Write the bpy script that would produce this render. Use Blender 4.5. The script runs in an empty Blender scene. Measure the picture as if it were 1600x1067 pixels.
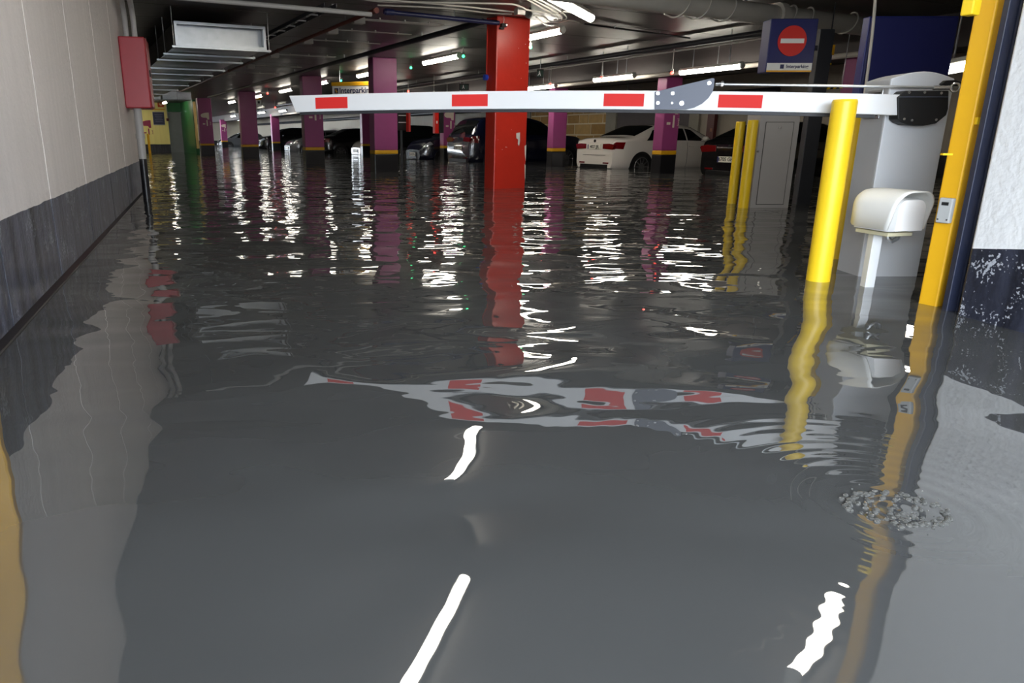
import bpy, bmesh, math, random
from mathutils import Vector, Matrix
random.seed(7)
S = bpy.context.scene
COL = S.collection

# ------------------------------------------------------------------ camera, world, exposure
F_PX, PPX, PPY = 1109.0, 678.0, 533.5
PITCH = math.atan(319.5 / F_PX)
CAM_H = 0.80                                   # eye height above the water (z = 0)
cam_d = bpy.data.cameras.new('camera')
cam_d.sensor_width = 36.0
cam_d.lens = 36.0 * F_PX / 1600.0
cam_d.shift_x = (800.0 - PPX) / 1600.0
cam_d.clip_start = 0.05
cam_d.clip_end = 300
cam = bpy.data.objects.new('camera', cam_d)
COL.objects.link(cam)
cam.location = (0, 0, CAM_H)
cam.rotation_euler = (math.pi / 2 - PITCH, 0, 0)
S.camera = cam

world = bpy.data.worlds.new('overcast_sky')
S.world = world
world.use_nodes = True
bg = world.node_tree.nodes['Background']
bg.inputs['Color'].default_value = (0.84, 0.92, 1.0, 1)
bg.inputs['Strength'].default_value = 15.0
S.view_settings.view_transform = 'Standard'
S.view_settings.look = 'None'
S.view_settings.exposure = 0.35
S.view_settings.gamma = 1.0
S.view_settings.use_curve_mapping = False
S.cycles.use_denoising = True
S.cycles.max_bounces = 8
S.cycles.sample_clamp_indirect = 4.0

# portal at the mouth of the ramp behind the camera: guides sky sampling, gives no light itself
pl = bpy.data.lights.new('ramp_mouth_portal', 'AREA')
pl.shape = 'RECTANGLE'; pl.size = 11.0; pl.size_y = 4.0
pl.cycles.is_portal = True
po = bpy.data.objects.new('ramp_mouth_portal', pl)
COL.objects.link(po)
po.location = (-1.6, -2.6, 1.6); po.rotation_euler = (math.radians(90), 0, 0)

LAMP = 25.0      # radiance of the fluorescent diffusers

# ------------------------------------------------------------------ measuring helpers
cP, sP = math.cos(PITCH), math.sin(PITCH)
GA = math.radians(26.4)                        # the garage grid is turned this far to the left
AX, BX = Vector((-math.sin(GA), math.cos(GA), 0)), Vector((math.cos(GA), math.sin(GA), 0))
UP = Vector((0, 0, 1))
CEIL, FLOOR = 2.55, -0.28
def ray(x, y):
    u = (PPY - y) / F_PX
    return Vector(((x - PPX) / F_PX, cP + u * sP, u * cP - sP))
def on_z(x, y, z):
    r = ray(x, y); t = (z - CAM_H) / r.z
    return Vector((r.x * t, r.y * t, z))
def at(x, y, Y):
    r = ray(x, y); t = Y / r.y
    return Vector((r.x * t, Y, CAM_H + r.z * t))
def on_wall(x, y, P, d):
    """point of a vertical plane through P along d"""
    n = Vector((d.y, -d.x, 0)); r = ray(x, y); o = Vector((0, 0, CAM_H))
    t = n.dot(P - o) / n.dot(r)
    return o + r * t
def gw(a, b, z=0.0): return AX * a + BX * b + UP * z
def ab(p): return (p.x * AX.x + p.y * AX.y, p.x * BX.x + p.y * BX.y)

# ------------------------------------------------------------------ materials
def lin(c):
    return tuple(((v / 255) / 12.92 if v / 255 <= .04045 else ((v / 255 + .055) / 1.055) ** 2.4) for v in c) + (1,)
MATS = {}
def mat(name, rgb, rough=.5, metal=0.0, var=.12, vscale=6.0, bump=0.0, bscale=40.0, coat=0.0, spec=.5, coords='Object'):
    if name in MATS: return MATS[name]
    m = bpy.data.materials.new(name); m.use_nodes = True
    nt = m.node_tree; b = nt.nodes['Principled BSDF']
    c = lin(rgb)
    tc = nt.nodes.new('ShaderNodeTexCoord')
    nz = nt.nodes.new('ShaderNodeTexNoise'); nz.inputs['Scale'].default_value = vscale; nz.inputs['Detail'].default_value = 5
    nt.links.new(tc.outputs[coords], nz.inputs['Vector'])
    mx = nt.nodes.new('ShaderNodeMix'); mx.data_type = 'RGBA'
    mx.inputs[6].default_value = tuple(v * (1 - var) for v in c[:3]) + (1,)
    mx.inputs[7].default_value = tuple(min(1, v * (1 + var)) for v in c[:3]) + (1,)
    nt.links.new(nz.outputs['Fac'], mx.inputs[0])
    nt.links.new(mx.outputs[2], b.inputs['Base Color'])
    b.inputs['Roughness'].default_value = rough
    b.inputs['Metallic'].default_value = metal
    b.inputs['Coat Weight'].default_value = coat
    b.inputs['Coat Roughness'].default_value = .05
    b.inputs['Specular IOR Level'].default_value = spec
    if bump:
        n2 = nt.nodes.new('ShaderNodeTexNoise'); n2.inputs['Scale'].default_value = bscale; n2.inputs['Detail'].default_value = 4
        nt.links.new(tc.outputs[coords], n2.inputs['Vector'])
        bp = nt.nodes.new('ShaderNodeBump'); bp.inputs['Strength'].default_value = bump; bp.inputs['Distance'].default_value = .01
        nt.links.new(n2.outputs['Fac'], bp.inputs['Height'])
        nt.links.new(bp.outputs['Normal'], b.inputs['Normal'])
    MATS[name] = m
    return m
def emit(name, rgb, strength):
    if name in MATS: return MATS[name]
    m = bpy.data.materials.new(name); m.use_nodes = True
    b = m.node_tree.nodes['Principled BSDF']
    b.inputs['Base Color'].default_value = (.8, .8, .8, 1)
    b.inputs['Emission Color'].default_value = rgb + (1,)
    b.inputs['Emission Strength'].default_value = strength
    MATS[name] = m
    return m
def N(nt, kind, **kw):
    n = nt.nodes.new(kind)
    for k, v in kw.items(): setattr(n, k, v)
    return n
def painted_wall(name, top, low, zline, slope=0.0, streak=.06, glint=0.0, wob=.012):
    """wall paint: light above, dark skirting paint below a slightly uneven edge; drips and stains; lit blotches and glints painted into the dark part"""
    m = bpy.data.materials.new(name); m.use_nodes = True
    nt = m.node_tree; b = nt.nodes['Principled BSDF']; L = nt.links.new
    tc = N(nt, 'ShaderNodeNewGeometry'); sx = N(nt, 'ShaderNodeSeparateXYZ'); L(tc.outputs['Position'], sx.inputs[0])
    nz = N(nt, 'ShaderNodeTexNoise'); nz.inputs['Scale'].default_value = 3.5; nz.inputs['Detail'].default_value = 6
    L(tc.outputs['Position'], nz.inputs['Vector'])
    # edge height
    e1 = N(nt, 'ShaderNodeMath', operation='MULTIPLY_ADD'); L(nz.outputs['Fac'], e1.inputs[0]); e1.inputs[1].default_value = wob * 2; e1.inputs[2].default_value = zline - wob
    e2 = N(nt, 'ShaderNodeMath', operation='MULTIPLY_ADD'); L(sx.outputs['Y'], e2.inputs[0]); e2.inputs[1].default_value = slope; L(e1.outputs[0], e2.inputs[2])
    gt = N(nt, 'ShaderNodeMath', operation='GREATER_THAN'); L(sx.outputs['Z'], gt.inputs[0]); L(e2.outputs[0], gt.inputs[1])
    # vertical streaks
    mp = N(nt, 'ShaderNodeMapping'); mp.inputs['Scale'].default_value = (7, 7, .5); L(tc.outputs['Position'], mp.inputs[0])
    n2 = N(nt, 'ShaderNodeTexNoise'); n2.inputs['Scale'].default_value = 1.6; n2.inputs['Detail'].default_value = 7; L(mp.outputs[0], n2.inputs['Vector'])
    def var(c, d, src):
        x = N(nt, 'ShaderNodeMix', data_type='RGBA'); c = lin(c)
        x.inputs[6].default_value = tuple(v * (1 - d) for v in c[:3]) + (1,); x.inputs[7].default_value = tuple(min(1, v * (1 + d)) for v in c[:3]) + (1,)
        L(src, x.inputs[0]); return x.outputs[2]
    up_c = var(top, streak * 2, n2.outputs['Fac']); lo_n = N(nt, 'ShaderNodeMapRange'); lo_n.inputs['From Min'].default_value = .32; lo_n.inputs['From Max'].default_value = .68; L(n2.outputs['Fac'], lo_n.inputs['Value']); lo_c = var(low, .7, lo_n.outputs[0])  # uneven dark paint; its lit bluish blotches are put into the colour
    if glint:  # light glints of the rough plaster, painted as pale flecks on the foot
        vo = N(nt, 'ShaderNodeTexNoise'); vo.inputs['Scale'].default_value = 75; vo.inputs['Detail'].default_value = 3; L(tc.outputs['Position'], vo.inputs['Vector'])
        v2 = N(nt, 'ShaderNodeTexNoise'); v2.inputs['Scale'].default_value = 6; L(tc.outputs['Position'], v2.inputs['Vector'])
        ad = N(nt, 'ShaderNodeMath', operation='ADD'); L(vo.outputs['Fac'], ad.inputs[0]); L(v2.outputs['Fac'], ad.inputs[1])
        th = N(nt, 'ShaderNodeMapRange'); th.inputs['From Min'].default_value = 1.17; th.inputs['From Max'].default_value = 1.22; L(ad.outputs[0], th.inputs['Value'])
        ml = N(nt, 'ShaderNodeMath', operation='MULTIPLY'); L(th.outputs[0], ml.inputs[0]); ml.inputs[1].default_value = glint
        x = N(nt, 'ShaderNodeMix', data_type='RGBA'); L(ml.outputs[0], x.inputs[0]); L(lo_c, x.inputs[6]); x.inputs[7].default_value = lin((190, 195, 205)); lo_c = x.outputs[2]
    fx = N(nt, 'ShaderNodeMix', data_type='RGBA'); L(gt.outputs[0], fx.inputs[0]); L(lo_c, fx.inputs[6]); L(up_c, fx.inputs[7])
    L(fx.outputs[2], b.inputs['Base Color'])
    r = N(nt, 'ShaderNodeMath', operation='MULTIPLY_ADD'); L(gt.outputs[0], r.inputs[0]); r.inputs[1].default_value = .25; r.inputs[2].default_value = .38; L(r.outputs[0], b.inputs['Roughness'])
    n3 = N(nt, 'ShaderNodeTexNoise'); n3.inputs['Scale'].default_value = 28; n3.inputs['Detail'].default_value = 5; L(tc.outputs['Position'], n3.inputs['Vector'])
    bp = N(nt, 'ShaderNodeBump'); bp.inputs['Strength'].default_value = .45; bp.inputs['Distance'].default_value = .012
    L(n3.outputs['Fac'], bp.inputs['Height']); L(bp.outputs['Normal'], b.inputs['Normal'])
    MATS[name] = m
    return m

M_white = mat('boom_white', (220, 222, 225), .35, var=.03)
M_stripe = mat('reflective_red', (206, 30, 26), .7, var=.05)
M_slate = mat('slate_plate', (82, 88, 104), .45, var=.05)
M_black = mat('black_plastic', (22, 22, 24), .6)
M_rubber = mat('rubber', (40, 40, 44), .6)
M_chrome = mat('zinc_bolt', (205, 205, 205), .25, .9, var=.05)
M_housing = mat('housing_grey', (222, 226, 232), .4, var=.04, bump=.03, bscale=120)
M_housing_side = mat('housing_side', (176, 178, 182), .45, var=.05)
M_yellow = mat('bollard_yellow', (248, 208, 36), .38, var=.06, bump=.06, bscale=30)
M_yellow2 = mat('post_yellow', (232, 176, 26), .42, var=.08, bump=.08, bscale=25)
M_cab = mat('cabinet_grey', (160, 157, 155), .45, var=.03)
M_line = mat('dark_gap', (50, 48, 48), .6)
M_hood = mat('hood_white', (244, 244, 240), .4, var=.04)
M_hood_in = mat('hood_inner_white', (248, 248, 248), .35, var=.02)
M_blue = mat('sign_blue', (28, 34, 92), .5, var=.06)
M_signred = mat('sign_red', (205, 38, 32), .55, var=.05)
M_signwhite = mat('sign_white', (228, 228, 226), .4, var=.03)
M_orange = mat('sign_orange', (238, 178, 40), .4, var=.03)
M_ink = mat('sign_ink', (32, 36, 80), .5)
M_redcol = mat('column_red', (198, 48, 34), .3, var=.12, vscale=4, bump=.25, bscale=16)
M_purple = mat('column_purple', (150, 66, 120), .42, var=.08, bump=.08, bscale=40)
M_band = mat('band_yellow', (214, 160, 24), .45)
M_base = mat('base_black', (26, 25, 28), .35, var=.3)
M_mark = mat('marking_cream', (220, 206, 190), .5)
M_plum = mat('marking_plum', (158, 46, 80), .5)
M_darkred = mat('darkred_paint', (92, 22, 26), .35)
M_steel = mat('galvanised', (176, 180, 184), .32, .85, var=.18, vscale=9)
M_darkpost = mat('dark_post', (44, 46, 52), .4)
M_navy = mat('navy_channel', (44, 50, 72), .45)
M_firebox = mat('fire_red', (176, 44, 56), .38, var=.06)
M_greypipe = mat('pipe_grey', (178, 176, 174), .45)
M_conduit = mat('conduit_white', (190, 186, 178), .45)
M_pvc = mat('pvc_pipe', (196, 190, 180), .45, var=.1)
M_brown = mat('pipe_brown', (104, 44, 34), .45)
M_pblue = mat('pipe_blue', (24, 29, 70), .4)
M_pdark = mat('pipe_dark', (38, 38, 46), .45)
M_lampbody = mat('lamp_body', (196, 196, 190), .4)
M_tube = emit('fluorescent', (1.0, .93, .80), LAMP)
M_red_led = emit('indicator_red', (1.0, .03, .02), 10.0)
M_green_led = emit('indicator_green', (.03, 1.0, .30), 6.0)
M_glass = mat('car_glass', (14, 17, 18), .06, var=.05, spec=.7)
M_tyre = mat('tyre', (20, 20, 20), .8)
M_rim = mat('rim_metal', (150, 150, 152), .25, .8)
M_plate = mat('plate_white', (225, 222, 210), .4)
M_tail = mat('tail_lamp_red', (104, 6, 10), .12, coat=.6)
M_head = mat('head_lamp', (205, 210, 215), .1, .5, coat=.8)
M_trimblack = mat('car_trim', (16, 16, 18), .4)

# ------------------------------------------------------------------ mesh helpers
class MB:
    def __init__(s): s.v = []; s.f = []
    def add(s, vs, fs):
        o = len(s.v); s.v += [Vector(v) for v in vs]; s.f += [tuple(i + o for i in f) for f in fs]; return s
    def box(s, c, sx, sy, sz, ex=Vector((1, 0, 0)), ey=Vector((0, 1, 0)), ez=UP):
        c = Vector(c); vs = []
        for k in (-1, 1):
            for i, j in ((-1, -1), (1, -1), (1, 1), (-1, 1)):
                vs.append(c + ex * (i * sx / 2) + ey * (j * sy / 2) + ez * (k * sz / 2))
        return s.add(vs, [(3, 2, 1, 0), (4, 5, 6, 7), (0, 1, 5, 4), (1, 2, 6, 5), (2, 3, 7, 6), (3, 0, 4, 7)])
    def cyl(s, p, q, r, n=16, r2=None):
        p, q = Vector(p), Vector(q); d = (q - p).normalized(); r2 = r if r2 is None else r2
        e = d.orthogonal().normalized(); g = d.cross(e); vs = []
        for c, rr in ((p, r), (q, r2)):
            for i in range(n):
                t = 2 * math.pi * i / n; vs.append(c + (e * math.cos(t) + g * math.sin(t)) * rr)
        fs = [(i, (i + 1) % n, n + (i + 1) % n, n + i) for i in range(n)] + [tuple(range(n))[::-1], tuple(range(n, 2 * n))]
        return s.add(vs, fs)
    def tube(s, pts, r, n=8):
        pts = [Vector(p) for p in pts]; vs = []; fs = []
        d0 = (pts[1] - pts[0]).normalized(); e = d0.orthogonal().normalized()
        for k, p in enumerate(pts):
            a = pts[max(k - 1, 0)]; b = pts[min(k + 1, len(pts) - 1)]; d = (b - a).normalized()
            e = (e - d * e.dot(d)); e = e.normalized() if e.length > 1e-6 else d.orthogonal().normalized(); g = d.cross(e)
            vs += [p + (e * math.cos(2 * math.pi * i / n) + g * math.sin(2 * math.pi * i / n)) * r for i in range(n)]
        for k in range(len(pts) - 1):
            fs += [(k * n + i, k * n + (i + 1) % n, (k + 1) * n + (i + 1) % n, (k + 1) * n + i) for i in range(n)]
        fs += [tuple(range(n))[::-1], tuple(range((len(pts) - 1) * n, len(pts) * n))]
        return s.add(vs, fs)
    def prism(s, poly, d):
        """polygon of 3D points extruded by vector d"""
        n = len(poly); poly = [Vector(p) for p in poly]; d = Vector(d)
        return s.add(poly + [p + d for p in poly], [tuple(range(n))[::-1], tuple(range(n, 2 * n))] + [(i, (i + 1) % n, n + (i + 1) % n, n + i) for i in range(n)])
    def grid(s, rows):
        n = len(rows[0]); vs = [p for r in rows for p in r]
        return s.add(vs, [(j * n + i, j * n + i + 1, (j + 1) * n + i + 1, (j + 1) * n + i) for j in range(len(rows) - 1) for i in range(n - 1)])
    def ball(s, c, r, n=8, m=5, sq=(1, 1, 1)):
        c = Vector(c); rows = []
        for j in range(m + 1):
            ph = math.pi * j / m
            rows.append([c + Vector((r * sq[0] * math.sin(ph) * math.cos(2 * math.pi * i / n), r * sq[1] * math.sin(ph) * math.sin(2 * math.pi * i / n), r * sq[2] * math.cos(ph))) for i in range(n + 1)])
        return s.grid(rows)
    def mesh(s, name, local=None):
        me = bpy.data.meshes.new(name)
        vs = [local @ v for v in s.v] if local else s.v
        me.from_pydata([tuple(v) for v in vs], [], s.f)
        bm = bmesh.new(); bm.from_mesh(me)
        bmesh.ops.recalc_face_normals(bm, faces=bm.faces); bm.to_mesh(me); bm.free()
        return me
    def build(s, name, m, parent=None, world=True, smooth=False, bevel=0.0, seg=2):
        loc = None
        if parent is not None and world: loc = wmat(parent).inverted()
        o = bpy.data.objects.new(name, s.mesh(name, loc)); COL.objects.link(o); o.data.materials.append(m)
        if parent is not None: o.parent = parent
        if smooth:
            o.data.polygons.foreach_set('use_smooth', [True] * len(o.data.polygons))
            try: o.data.set_sharp_from_angle(angle=math.radians(38))
            except Exception: pass
        if bevel:
            b = o.modifiers.new('bevel', 'BEVEL'); b.width = bevel; b.segments = seg; b.limit_method = 'ANGLE'
        return o
def wmat(o):
    m = Matrix.LocRotScale(o.location, o.rotation_euler, o.scale)
    return wmat(o.parent) @ m if o.parent else m
def thing(name, label, cat, loc=(0, 0, 0), rz=0.0, group=None, kind=None):
    o = bpy.data.objects.new(name, None); COL.objects.link(o); o.empty_display_size = .1
    o.location = loc; o.rotation_euler = (0, 0, rz)
    return tag(o, label, cat, group, kind)
def tag(o, label=None, cat=None, group=None, kind=None):
    if label: o['label'] = label
    if cat: o['category'] = cat
    if group: o['group'] = group
    if kind: o['kind'] = kind
    return o
def struct(o, label=None):
    o['kind'] = 'structure'
    if label: o['label'] = label
    return o
def text(name, body, size, pos, right, up, m, parent, align='CENTER', depth=.001, sx=1.0, bold=0.0):
    """lettering as thin raised geometry; pos is world, right/up the writing axes"""
    cu = bpy.data.curves.new(name, 'FONT'); cu.body = body; cu.size = size; cu.align_x = align; cu.align_y = 'CENTER'; cu.extrude = depth; cu.offset = bold
    cu.resolution_u = 3
    right = Vector(right).normalized(); up = Vector(up).normalized(); n = right.cross(up)
    R = Matrix((right * sx, up, n)).transposed().to_4x4(); R.translation = Vector(pos)
    tmp = bpy.data.objects.new(name, cu); COL.objects.link(tmp)
    dg = bpy.context.evaluated_depsgraph_get(); dg.update()
    me = bpy.data.meshes.new_from_object(tmp.evaluated_get(dg)); me.name = name
    bpy.data.objects.remove(tmp); bpy.data.curves.remove(cu)
    me.transform((wmat(parent).inverted() if parent else Matrix()) @ R); me.materials.clear(); me.materials.append(m)
    o = bpy.data.objects.new(name, me); COL.objects.link(o); o.parent = parent
    return o

# ================================================================== THE SETTING
# ---- floor under the flood and ramp behind the camera
mb = MB(); mb.box(gw(34, 6, FLOOR - .05), 34, 100, .1, BX, AX)
struct(mb.build('floor', mat('floor_concrete', (92, 90, 88), .7, bump=.2)), 'drowned concrete garage floor')
mb = MB(); mb.prism([(-6, -2.2, FLOOR), (-6, -14, 1.6), (-6, -14, 1.3), (-6, -2.2, FLOOR - .3)], (14, 0, 0))
struct(mb.build('floor', mat('ramp_concrete', (130, 128, 126), .8, bump=.3, bscale=20)), 'concrete ramp climbing out of the flood')

# ---- water
def water_material():
    m = bpy.data.materials.new('flood_water'); m.use_nodes = True
    nt = m.node_tree; b = nt.nodes['Principled BSDF']; L = nt.links.new
    b.inputs['Base Color'].default_value = lin((73, 74, 74))
    b.inputs['Roughness'].default_value = .015
    b.inputs['IOR'].default_value = 1.9
    b.inputs['Specular IOR Level'].default_value = .5
    g = N(nt, 'ShaderNodeNewGeometry'); s = N(nt, 'ShaderNodeSeparateXYZ'); L(g.outputs['Position'], s.inputs[0])
    def math_(op, a, c=None, d=None):
        n = N(nt, 'ShaderNodeMath', operation=op)
        for i, v in enumerate((a, c, d)):
            if v is None: continue
            if isinstance(v, (int, float)): n.inputs[i].default_value = v
            else: L(v, n.inputs[i])
        return n.outputs[0]
    def noise(scale, detail, dist=0.0, sc=(1, 1, 1), rot=0.0):
        mp = N(nt, 'ShaderNodeMapping'); mp.inputs['Scale'].default_value = sc; mp.inputs['Rotation'].default_value = (0, 0, rot)
        L(g.outputs['Position'], mp.inputs[0])
        n = N(nt, 'ShaderNodeTexNoise'); n.inputs['Scale'].default_value = scale; n.inputs['Detail'].default_value = detail; n.inputs['Distortion'].default_value = dist
        n.inputs['Roughness'].default_value = .35
        L(mp.outputs[0], n.inputs['Vector']); return n.outputs['Fac']
    far = N(nt, 'ShaderNodeMapRange', interpolation_type='SMOOTHSTEP'); far.inputs['From Min'].default_value = .4; far.inputs['From Max'].default_value = 9.5
    far.inputs['To Min'].default_value = .10; far.inputs['To Max'].default_value = 1.0; L(s.outputs['Y'], far.inputs['Value'])
    far = far.outputs[0]
    swell = noise(1.5, 1.0, .4, (.8, 1.1, 1), .3)
    rip = noise(3.6, 1.5, .6, (.7, 1.25, 1), -.2)
    fine = noise(9.0, 1.0, .3, (.8, 1.2, 1), .5)
    h = math_('MULTIPLY', swell, WAVE[0])
    h = math_('MULTIPLY_ADD', math_('MULTIPLY', math_('SUBTRACT', rip, .5), WAVE[1]), far, h)
    h = math_('MULTIPLY_ADD', math_('MULTIPLY', math_('SUBTRACT', fine, .5), WAVE[2]), math_('MULTIPLY', far, far), h)
    # rings spreading from the drip
    dx = math_('SUBTRACT', s.outputs['X'], DRIP.x); dy = math_('SUBTRACT', s.outputs['Y'], DRIP.y)
    r = math_('SQRT', math_('ADD', math_('MULTIPLY', dx, dx), math_('MULTIPLY', dy, dy)))
    ring = math_('MULTIPLY', math_('SINE', math_('MULTIPLY', r, 2 * math.pi / .052)), math_('POWER', 2.718, math_('MULTIPLY', r, -4.5)))
    h = math_('MULTIPLY_ADD', ring, WAVE[3], h)
    bp = N(nt, 'ShaderNodeBump'); bp.inputs['Strength'].default_value = 1.0; bp.inputs['Distance'].default_value = 1.0
    L(h, bp.inputs['Height']); L(bp.outputs['Normal'], b.inputs['Normal'])
    return m
WAVE = (.031, .0135, .0035, .0005)
DRIP = on_z(1400, 795, 0)
mb = MB(); mb.grid([[Vector((x, y, 0)) for x in (-50, -10, 10, 40)] for y in (-3.2, 5, 20, 90)])
wobj = mb.build('flood_water', water_material())
tag(wobj, 'murky grey flood water covering the whole garage floor', 'water', kind='structure')

# ---- ceiling: concrete planks running across the bays under a backing slab
M_ceil = None
def ceiling_material():
    m = bpy.data.materials.new('ceiling_dark'); m.use_nodes = True
    nt = m.node_tree; b = nt.nodes['Principled BSDF']; L = nt.links.new
    g = N(nt, 'ShaderNodeNewGeometry')
    mp = N(nt, 'ShaderNodeMapping'); mp.inputs['Rotation'].default_value = (0, 0, -GA); mp.inputs['Scale'].default_value = (.5, 6, 1); L(g.outputs['Position'], mp.inputs[0])
    n = N(nt, 'ShaderNodeTexNoise'); n.inputs['Scale'].default_value = 2.0; n.inputs['Detail'].default_value = 6; L(mp.outputs[0], n.inputs['Vector'])
    x = N(nt, 'ShaderNodeMix', data_type='RGBA'); x.inputs[6].default_value = lin((58, 55, 54)); x.inputs[7].default_value = lin((84, 80, 77)); L(n.outputs['Fac'], x.inputs[0])
    L(x.outputs[2], b.inputs['Base Color'])
    b.inputs['Roughness'].default_value = .42; b.inputs['Specular IOR Level'].default_value = .6
    bp = N(nt, 'ShaderNodeBump'); bp.inputs['Strength'].default_value = .25; bp.inputs['Distance'].default_value = .01
    L(n.outputs['Fac'], bp.inputs['Height']); L(bp.outputs['Normal'], b.inputs['Normal'])
    return m
M_ceil = ceiling_material()
A0 = -2.0
mb = MB(); mb.box(gw((A0 + 84) / 2, 5.5, CEIL + .16), 26, 84 - A0, .24, BX, AX)
ceil = struct(mb.build('ceiling', M_ceil), 'dark grey ceiling of long concrete planks')
pm = None
for k in range(40):
    a0 = A0 + 1.2 * k
    if pm is None:
        q = MB(); q.box(gw(a0 + .6, 5.5, CEIL + .02), 25.8, 1.188, .04, BX, AX)
        o = q.build('plank', M_ceil, ceil, bevel=.006, seg=1); pm = o
    else:
        o = pm.copy(); COL.objects.link(o); o.parent = ceil; o.location = AX * (1.2 * k)
mb = MB(); mb.box(gw(A0 + 48 + 18, 5.5, CEIL + .02), 25.8, 36, .04, BX, AX)
tag(mb.build('plank', M_ceil, ceil), kind='stuff')

# ---- downstand beam over the second row of columns
mb = MB(); mb.box(gw(38, 12.2, 2.32), .55, 88, .5, BX, AX)
struct(mb.build('trim_1', mat('beam_dark', (66, 60, 60), .55, bump=.1), bevel=.01), 'dark downstand beam above the parked cars')

# ---- walls
WL0, WL1 = Vector((-1.731, 2.717, 0)), Vector((-4.62, 11.63, 0))
wd = (WL1 - WL0).normalized(); wn = Vector((wd.y, -wd.x, 0))          # towards the lane
M_wl = painted_wall('wall_left_paint', (214, 208, 206), (64, 67, 80), .46, glint=.35)
WLs = WL0 - wd * 3.5
mb = MB(); mb.box((WLs + WL1) / 2 - wn * .15 + UP * ((CEIL + FLOOR) / 2), .3, (WL1 - WLs).length, CEIL - FLOOR, wn, wd)
wl = struct(mb.build('wall_left', M_wl, bevel=.01), 'white rendered wall with black painted foot beside the ramp')
M_seam = painted_wall('wall_seam_paint', (214, 208, 206), (60, 63, 74), .46)
for px_, py_ in ((20, 500), (96, 425), (146, 372), (180, 340), (203, 320)):   # formwork seams, raised beads
    p = on_wall(px_, py_, WL0, wd); mb = MB()
    pts = [Vector((p.x, p.y, 0)) + wd * random.uniform(-.008, .008) + wn * .001 + UP * (FLOOR + k * (CEIL - FLOOR) / 14) for k in range(15)]
    mb.tube(pts, .0024, 6); mb.build('seam', M_seam, wl, smooth=True)
mb = MB(); pts = [WL0 - wd * 2 + wn * .02 + UP * .02, WL0 + wd * 9 + wn * .02 + UP * .02]
mb.prism([WL0 - wd * 3 + UP * -.1, WL0 - wd * 3 + wn * .05 + UP * -.1, WL0 - wd * 3 + wn * .03 + UP * .008, WL0 - wd * 3 + UP * .02], wd * 12)
struct(mb.build('baseboard_left', M_base), 'black kerb just breaking the water at the wall foot')
# continues along the bays behind the corner
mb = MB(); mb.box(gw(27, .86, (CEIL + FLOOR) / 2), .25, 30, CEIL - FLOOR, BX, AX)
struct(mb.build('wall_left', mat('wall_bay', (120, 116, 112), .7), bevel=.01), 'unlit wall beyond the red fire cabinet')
# right wall of the ramp
WR0 = Vector((2.445, 3.225, 0)); wr = Vector((.176, -.984, 0)).normalized(); wrn = Vector((-wr.y, wr.x, 0))  # wrn points right, away from the lane
M_wr = painted_wall('wall_right_paint', (240, 242, 246), (44, 47, 60), .31 + .14 * 3.225, slope=-.14, glint=.9, wob=.004)
mb = MB(); mb.box(WR0 + wr * 3.2 + wrn * .2 + UP * ((CEIL + FLOOR) / 2), .4, 6.4, CEIL - FLOOR, wrn, wr)
struct(mb.build('wall_right', M_wr, bevel=.012), 'white wall with glints painted on its black foot beside the yellow post')
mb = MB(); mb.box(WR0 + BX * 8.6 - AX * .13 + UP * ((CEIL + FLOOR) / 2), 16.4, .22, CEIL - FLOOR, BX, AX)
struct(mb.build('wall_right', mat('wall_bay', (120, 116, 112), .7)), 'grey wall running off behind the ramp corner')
# steel shutter guide at that corner
mb = MB(); c = on_z(1488, 486, 0) + Vector((0, .017, 0))
HZ, HM = CEIL - FLOOR, (CEIL + FLOOR) / 2
for dx_ in (-.024, .024): mb.box(c + Vector((dx_, 0, HM)), .010, .034, HZ)
mb.box(c + Vector((0, .015, HM)), .056, .008, HZ); mb.box(c + Vector((0, .002, HM)), .042, .022, HZ)
struct(mb.build('trim_2', M_navy, bevel=.003), 'navy steel shutter guide at the ramp corner')
# long back wall behind the cars
M_wb = painted_wall('wall_back_paint', (196, 186, 170), (36, 36, 40), .42)
mb = MB(); mb.box(gw(38, 17.72, (CEIL + FLOOR) / 2), .24, 92, CEIL - FLOOR, BX, AX)
wb = struct(mb.build('wall_back', M_wb), 'pale plastered wall behind the parked cars')
# pilasters and dark plaster field, then the bare ashlar stones
for a0, a1, m_, t in ((20.75, 21.3, mat('pilaster', (168, 164, 150), .7), .10), (17.3, 20.75, mat('plaster_dark', (112, 106, 108), .75), .03), (16.9, 17.3, mat('pilaster', (168, 164, 150), .7), .10), (26.2, 26.9, mat('pilaster', (168, 164, 150), .7), .10)):
    mb = MB(); mb.box(gw((a0 + a1) / 2, 17.6 - t / 2, .95), t, a1 - a0, 2.4, BX, AX); mb.build('pilaster', m_, wb, bevel=.01)
M_st = [mat('ashlar_%d' % i, c, .85, var=.22, vscale=5, bump=.6, bscale=9) for i, c in enumerate(((204, 166, 104), (188, 150, 92), (214, 178, 116)))]
M_mortar = mat('mortar_pale', (246, 232, 198), .85, bump=.4, bscale=30)
mb = MB(); mb.box(gw(23.75, 17.59, 1.15), .03, 4.9, 1.9, BX, AX); mb.build('mortar_bed', M_mortar, wb)
z = .22; row = 0
while z < 2.0:
    hgt = (.36, .30, .40, .34, .38)[row % 5]; a = 21.32 - (.35 if row % 2 else 0)
    while a < 26.2:
        w_ = random.uniform(.55, 1.05); a_0, a_1 = max(a, 21.32), min(a + w_, 26.18)
        if a_1 - a_0 > .1:
            mb = MB(); t = random.uniform(.02, .04)
            mb.box(gw((a_0 + a_1) / 2, 17.59 - t / 2, z + hgt / 2), t, a_1 - a_0 - .05, hgt - .05, BX, AX)
            mb.build('stone', random.choice(M_st), wb, bevel=.012)
        a += w_
    z += hgt; row += 1
mb = MB(); mb.box(gw(84, 9, (CEIL + FLOOR) / 2), 20, .3, CEIL - FLOOR, BX, AX)
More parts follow.
